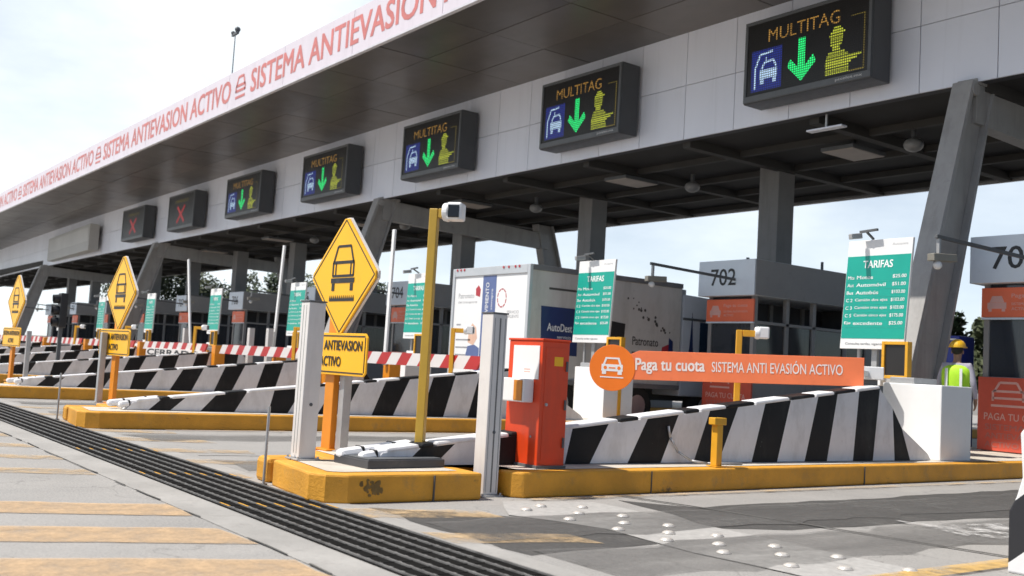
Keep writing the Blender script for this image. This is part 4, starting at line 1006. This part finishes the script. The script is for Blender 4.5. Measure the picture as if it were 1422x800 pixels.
for s in (-1, 1):
    for yy in (1.1, 3.5, Lb + 1.1):
        g = MB(); g.tube((s * 1.42, yy, .48), (s * 1.05, yy, .48), .48, n=28); wv = g.build('wheel', rubber, t, .04); g = MB(); g.tube((s * 1.425, yy, .48), (s * 1.40, yy, .48), .26, .24, n=20); g.build('rim', alu, wv)
for s in (-1, 1):
    g = MB(); g.box(s * 1.2 - .14, s * 1.2 + .14, -.04, -.021, .47, .60); g.build('tail_light', print_red, t)

# ------------------------------------------------------------------ striped jersey barrier at the right edge
t = thing('jersey_barrier', 'black and white striped concrete barrier cut by the right edge of the picture', 'concrete barrier', (-3.72, 7.10, 0))
prof = [(0, 0), (.0, .42), (.05, .52), (.09, .66), (.07, .96), (.10, 1.0), (.42, 1.0), (.45, .96), (.43, .66), (.47, .52), (.52, .42), (.52, 0)]
g = MB()
for i in range(8):
    y0 = i * .4; m = i % 2
    g.frame((0, y0, 0), x=(1, 0, 0), y=(0, 0, 1), z=(0, -1, 0)); g.prism([p for p in prof], -.4, 0, 0)
g.v = [(v[0], v[1], v[2]) for v in g.v]
def stripe_mat():
    m, nt, b = nt_new('diagonal_stripes')
    tc = nt.nodes.new('ShaderNodeTexCoord'); sx_ = nt.nodes.new('ShaderNodeSeparateXYZ'); nt.links.new(tc.outputs['Object'], sx_.inputs[0])
    a = nt.nodes.new('ShaderNodeMath'); a.operation = 'ADD'; nt.links.new(sx_.outputs[0], a.inputs[0]); nt.links.new(sx_.outputs[1], a.inputs[1])
    c = nt.nodes.new('ShaderNodeMath'); c.operation = 'MULTIPLY_ADD'; c.inputs[1].default_value = .85; nt.links.new(a.outputs[0], c.inputs[0]); 
    e = nt.nodes.new('ShaderNodeMath'); e.operation = 'SUBTRACT'; nt.links.new(sx_.outputs[2], e.inputs[0]); nt.links.new(c.outputs[0], e.inputs[1]); c.inputs[2].default_value = 0
    d_ = nt.nodes.new('ShaderNodeMath'); d_.operation = 'MULTIPLY_ADD'; d_.inputs[1].default_value = 1 / 1.1; d_.inputs[2].default_value = .5855; nt.links.new(e.outputs[0], d_.inputs[0])
    f = nt.nodes.new('ShaderNodeMath'); f.operation = 'FRACT'; nt.links.new(d_.outputs[0], f.inputs[0])
    gt = nt.nodes.new('ShaderNodeMath'); gt.operation = 'GREATER_THAN'; gt.inputs[1].default_value = .64; nt.links.new(f.outputs[0], gt.inputs[0])
    nz = noise(nt, 4, 8)
    col = mixc(nt, gt.outputs[0], ramp(nt, nz, [(.3, (.72, .71, .70)), (.7, (.80, .79, .78))]), (.02, .02, .024))
    nt.links.new(col, b.inputs['Base Color']); b.inputs['Roughness'].default_value = .5
    return m
g.build('body', stripe_mat(), t, .015)
g = MB(); g.tube((.26, .5, 1.0), (.26, .5, 1.04), .08, n=12); g.build('filler_cap', black, t)

# ------------------------------------------------------------------ people
def person_mesh(J, edges, name, m, sub=2):
    me = bpy.data.meshes.new(name); names = list(J); idx = {k: i for i, k in enumerate(names)}
    me.from_pydata([J[k][0] for k in names], [(idx[a], idx[b]) for a, b in edges], [])
    o = bpy.data.objects.new(name, me); COL.objects.link(o)
    md = o.modifiers.new('skin', 'SKIN'); md.use_smooth_shade = True
    for k in names:
        sv = me.skin_vertices[0].data[idx[k]]; r = J[k][1]; sv.radius = r if isinstance(r, tuple) else (r, r)
    me.skin_vertices[0].data[0].use_root = True
    ss = o.modifiers.new('sub', 'SUBSURF'); ss.levels = ss.render_levels = sub
    dg = bpy.context.evaluated_depsgraph_get(); dg.update()
    nm = bpy.data.meshes.new_from_object(o.evaluated_get(dg)); bpy.data.objects.remove(o)
    o = bpy.data.objects.new(name, nm); COL.objects.link(o); nm.materials.clear(); nm.materials.append(m)
    for p in nm.polygons: p.use_smooth = True
    return o
def person(loc, rz, label, shirt, trousers, vest=None, hat=None, arm='down'):
    t = thing('person', label, 'person', loc, rz)
    # faces +Y locally
    J = {'pelvis': ((0, 0, .92), (.15, .11)), 'waist': ((0, 0, 1.08), (.135, .10)), 'chest': ((0, 0, 1.28), (.165, .115)), 'neckb': ((0, -.01, 1.44), (.085, .075)), 'neck': ((0, .0, 1.50), .055), 'jaw': ((0, .02, 1.57), (.066, .078)), 'head': ((0, .01, 1.65), (.078, .098)), 'crown': ((0, 0, 1.72), (.062, .08))}
    E = [('pelvis', 'waist'), ('waist', 'chest'), ('chest', 'neckb'), ('neckb', 'neck'), ('neck', 'jaw'), ('jaw', 'head'), ('head', 'crown')]
    for s, q in ((-1, 'l'), (1, 'r')):
        J['sh' + q] = ((s * .19, -.01, 1.40), .062)
        if arm == 'down': J['el' + q] = ((s * .255, -.03, 1.12), .045); J['wr' + q] = ((s * .27, .06, .88), .030); hd = Vector((0, .02, -1))
        else: J['el' + q] = ((s * .27, .04, 1.12), .045); J['wr' + q] = ((s * .16, .27, 1.16), .030); hd = Vector((-s * .3, 1, .05)).normalized()
        w_ = Vector(J['wr' + q][0]); J['pa' + q] = (tuple(w_ + hd * .06), (.036, .022))
        E += [('chest', 'sh' + q), ('sh' + q, 'el' + q), ('el' + q, 'wr' + q), ('wr' + q, 'pa' + q)]
        side = Vector((0, 1, 0)) if arm == 'down' else Vector((0, 0, 1)).cross(hd)
        for k, ln in enumerate((.065, .075, .070, .055)):
            b = w_ + hd * .10 + side * (k - 1.5) * .02; c = b + hd * ln * .55 + Vector((-s * .004, 0, 0)); e = c + hd * ln * .45 + Vector((-s * .018, 0, 0))
            J[f'f{k}a' + q] = (tuple(b), .010); J[f'f{k}b' + q] = (tuple(c), .009); J[f'f{k}c' + q] = (tuple(e), .007)
            E += [('pa' + q, f'f{k}a' + q), (f'f{k}a' + q, f'f{k}b' + q), (f'f{k}b' + q, f'f{k}c' + q)]
        b = w_ + hd * .045 + side * .042; J['ta' + q] = (tuple(b), .011); J['tb' + q] = (tuple(b + hd * .035 + side * .018), .009); E += [('wr' + q, 'ta' + q), ('ta' + q, 'tb' + q)]
        J['hi' + q] = ((s * .095, 0, .86), (.088, .092)); J['kn' + q] = ((s * .11, .02, .48), .062); J['an' + q] = ((s * .115, -.02, .09), .042); J['to' + q] = ((s * .13, .14, .045), (.045, .035))
        E += [('pelvis', 'hi' + q), ('hi' + q, 'kn' + q), ('kn' + q, 'an' + q), ('an' + q, 'to' + q)]
    b = person_mesh(J, E, 'body', skin_m); b.parent = t
    # clothing shells
    JS = {k: (J[k][0], tuple(x * 1.08 + .004 for x in J[k][1]) if isinstance(J[k][1], tuple) else J[k][1] * 1.06 + .006) for k in ('pelvis', 'waist', 'chest', 'neckb', 'shl', 'shr', 'ell', 'elr', 'wrl', 'wrr')}
    s_ = person_mesh(JS, [('pelvis', 'waist'), ('waist', 'chest'), ('chest', 'neckb'), ('chest', 'shl'), ('chest', 'shr'), ('shl', 'ell'), ('shr', 'elr'), ('ell', 'wrl'), ('elr', 'wrr')], 'shirt', shirt); s_.parent = t
    JT = {k: (J[k][0], tuple(x * 1.10 + .008 for x in J[k][1]) if isinstance(J[k][1], tuple) else J[k][1] * 1.25 + .01) for k in ('pelvis', 'hil', 'hir', 'knl', 'knr', 'anl', 'anr')}
    s_ = person_mesh(JT, [('pelvis', 'hil'), ('pelvis', 'hir'), ('hil', 'knl'), ('hir', 'knr'), ('knl', 'anl'), ('knr', 'anr')], 'trousers', trousers); s_.parent = t
    JB = {k: (J[k][0], J[k][1] if isinstance(J[k][1], tuple) else J[k][1] * 1.2) for k in ('anl', 'tol', 'anr', 'tor')}
    g = MB()
    for q in (-1, 1): g.hexa([(q * .12 - .05, -.09, 0), (q * .12 + .05, -.09, 0), (q * .12 + .05, -.09, .1), (q * .12 - .05, -.09, .1)], [(q * .135 - .048, .20, 0), (q * .135 + .048, .20, 0), (q * .135 + .04, .19, .05), (q * .135 - .04, .19, .05)])
    g.build('shoes', hair_m, t, .015)
    if vest:
        JV = {'a': ((0, 0, .90), (.24, .19)), 'b': ((0, 0, 1.10), (.235, .19)), 'c': ((0, 0, 1.29), (.27, .20)), 'd': ((0, -.01, 1.45), (.22, .15))}
        s_ = person_mesh(JV, [('a', 'b'), ('b', 'c'), ('c', 'd')], 'vest', vest); s_.parent = t
        g = MB(); g.box(-.13, -.09, -.19, -.175, .95, 1.36); g.build('reflective_strip', white_clean, s_)
        g = MB(); g.box(.09, .13, -.19, -.175, .95, 1.36); g.build('reflective_strip', white_clean, s_)
        g = MB(); g.tube((0, 0, 1.0), (0, 0, 1.045), .001, n=6); g.v = [(.232 * math.cos(k % 24 * math.pi / 12), .186 * math.sin(k % 24 * math.pi / 12), 1.03 + .045 * (k // 24)) for k in range(48)]; g.f = [(i, (i + 1) % 24, 24 + (i + 1) % 24, 24 + i) for i in range(24)]; g.m = [0] * 24; g.build('waist_strip', white_clean, s_)
    g = MB(); g.ball((0, -.018, 1.675), .088, .112, .10, 16, 10); g.v = [v for v in g.v]; g.build('hair', hair_m, t, smooth=True)
    # face: nose, eyes, mouth, ears
    g = MB(); g.hexa([(-.014, .10, 1.585), (.014, .10, 1.585), (.008, .098, 1.645), (-.008, .098, 1.645)], [(-.008, .132, 1.592), (.008, .132, 1.592), (.004, .108, 1.64), (-.004, .108, 1.64)]); 
    for q in (-1, 1): g.ball((q * .085, .005, 1.625), .012, .022, .032, 8, 6)
    g.build('nose_and_ears', skin_m, t, smooth=True)
    g = MB()
    for q in (-1, 1): g.ball((q * .031, .098, 1.645), .013, .008, .008, 8, 6)
    g.build('eyes', hair_m, t, smooth=True)
    if hat:
        g = MB(); g.ball((0, 0, 1.705), .125, .145, .125, 20, 8, half=True); g.prism([(.14 * math.cos(a), .165 * math.sin(a) + .02) for a in [k * math.pi / 12 for k in range(24)]], 1.695, 1.712); g.build('hard_hat', hat, t, smooth=False)
    return t
person((-8.97, 15.45, .245), R(15), 'worker in lime vest and yellow hard hat standing behind the white block', shirt_m, trouser_m, hi_vis, hat_y)
person((-9.12, 18.05, .245), R(150), 'dark clothed person behind the front window of booth 701', dark_shirt, trouser_m, None, None, 'up')

t = thing('blue_cabinet', 'tall narrow blue cabinet with white curved mark behind the worker', 'cabinet', (-10.62, 17.85, .245), R(0))
g = MB(); g.box(-.05, .42, -.2, .3, 0, 2.02); g.build('body', blue_cab, t, .03)
g = MB().frame((0, -.203, 0), **FACE); g.bar2(.10, 1.95, .34, 1.95, .03, 0, .002); g.bar2(.34, 1.95, .36, 1.65, .03, 0, .002); g.bar2(.12, 1.3, .12, 1.8, .03, 0, .002); g.build('white_mark', white_clean, t)
# far signal head near the leftmost sign
t = thing('signal_head', 'dark three lobed traffic signal beside the leftmost diamond sign', 'traffic light', (-31.6, 7.2, .245))
g = MB(); g.box(-.05, .05, -.05, .05, 0, 1.5); g.build('pole', steel_dark, t); g = MB(); g.box(-.20, .20, -.10, .10, 1.35, 2.35); hd_ = g.build('housing', black, t, .03)
for k in range(3):
    g = MB(); g.tube((.0, -.10, 1.52 + k * .33), (.0, -.26, 1.50 + k * .33), .13, .13, 16, caps=False); g.build('visor', black, hd_); g = MB(); g.tube((0, -.10, 1.52 + k * .33), (0, -.112, 1.52 + k * .33), .115, n=16); g.build('lens', (mat('lens_red_off', (.08, .01, .01), .2), mat('lens_amber_off', (.09, .05, .01), .2), mat('lens_green_off', (.01, .06, .03), .2))[2 - k], hd_)

# ------------------------------------------------------------------ trees behind the plaza
def tree_mesh(seed, h, cr, lm):
    q = random.Random(seed); tr = MB(); tr.tube((0, 0, 0), (q.uniform(-.2, .2), 0, h * .45), .22, .13, 8)
    cl = []
    for k in range(9):
        a = q.uniform(0, 6.28); r_ = cr * q.uniform(.3, .95); z = h * q.uniform(.45, .92); p = (r_ * math.cos(a), r_ * math.sin(a), z)
        tr.tube((0, 0, h * q.uniform(.25, .45)), p, .07, .03, 6); cl.append((p, cr * q.uniform(.28, .5)))
    cl.append(((0, 0, h * .93), cr * .4))
    lf = MB(); lf.keep = True
    for p, r_ in cl:
        for k in range(260):
            d_ = Vector((q.gauss(0, 1), q.gauss(0, 1), q.gauss(0, .8))).normalized() * r_ * q.random() ** .45
            c_ = Vector(p) + d_; s_ = q.uniform(.10, .24); a = Vector((q.gauss(0, 1), q.gauss(0, 1), q.gauss(0, 1))).normalized(); b = a.orthogonal().normalized()
            lf._add([tuple(c_ - a * s_), tuple(c_ + b * s_ * .6), tuple(c_ + a * s_), tuple(c_ - b * s_ * .6)], [(0, 1, 2, 3)])
    return tr, lf
protos = []
TP = [(-92, 37, 8.5, 0, 'tall dark tree seen between columns behind the far left booths'), (-84, 37, 8.2, 1, 'broad dark tree seen under the canopy left of the fourth lane sign'), (-78, 36, 7.6, 0, 'round tree just right of the broad dark tree under the canopy'), (-108, 40, 8.4, 1, 'far dark tree under the left end of the canopy'), (-60, 40, 6.6, 0, 'small tree seen past the post beside the nearest diamond sign'), (-24.2, 41, 4.5, 1, 'low dark tree behind the worker in the lime vest'), (-21.9, 40, 4.2, 0, 'low olive tree beside booth 701 behind the worker'), (-130, 46, 9, 1, 'tree at the far left end of the plaza'),
      (-68, 36, 6.8, 1, 'dark bushy tree under the canopy above the lone white pillar'), (-100, 33, 9.0, 0, 'broad olive tree behind the far booths beside the second diamond sign'), (-118, 36, 9.2, 1, 'tall dark tree between the two leftmost diamond signs'), (-142, 40, 10., 0, 'olive tree behind the leftmost tariff boards'), (-88, 30, 7.8, 1, 'dark tree close behind the seventh booth from the right')]
for i, (x, y, h_, k, l) in enumerate(TP):
    t = thing('tree', l, 'tree', (x, y, 0), rnd.uniform(0, 6), 'trees behind the plaza')
    tr, lf = tree_mesh(11 + i, h_, h_ * .36, None); tr.build('trunk', bark, t); lf.build('crown', (leaf_a, leaf_b)[k], t)
# low rear wall that closes the plaza
t = thing('boundary_wall', 'low pale boundary wall along the back of the plaza', 'wall', (0, 60, 0)); g = MB(); g.box(-320, 120, 0, .3, 0, 2.4); g.build('wall_face', mat('boundary_concrete', (.30, .29, .28), .85, .1, .5), t); g = MB(); g.box(-320, 120, -.05, .35, 2.4, 2.5); g.build('coping', kerb_top, t)
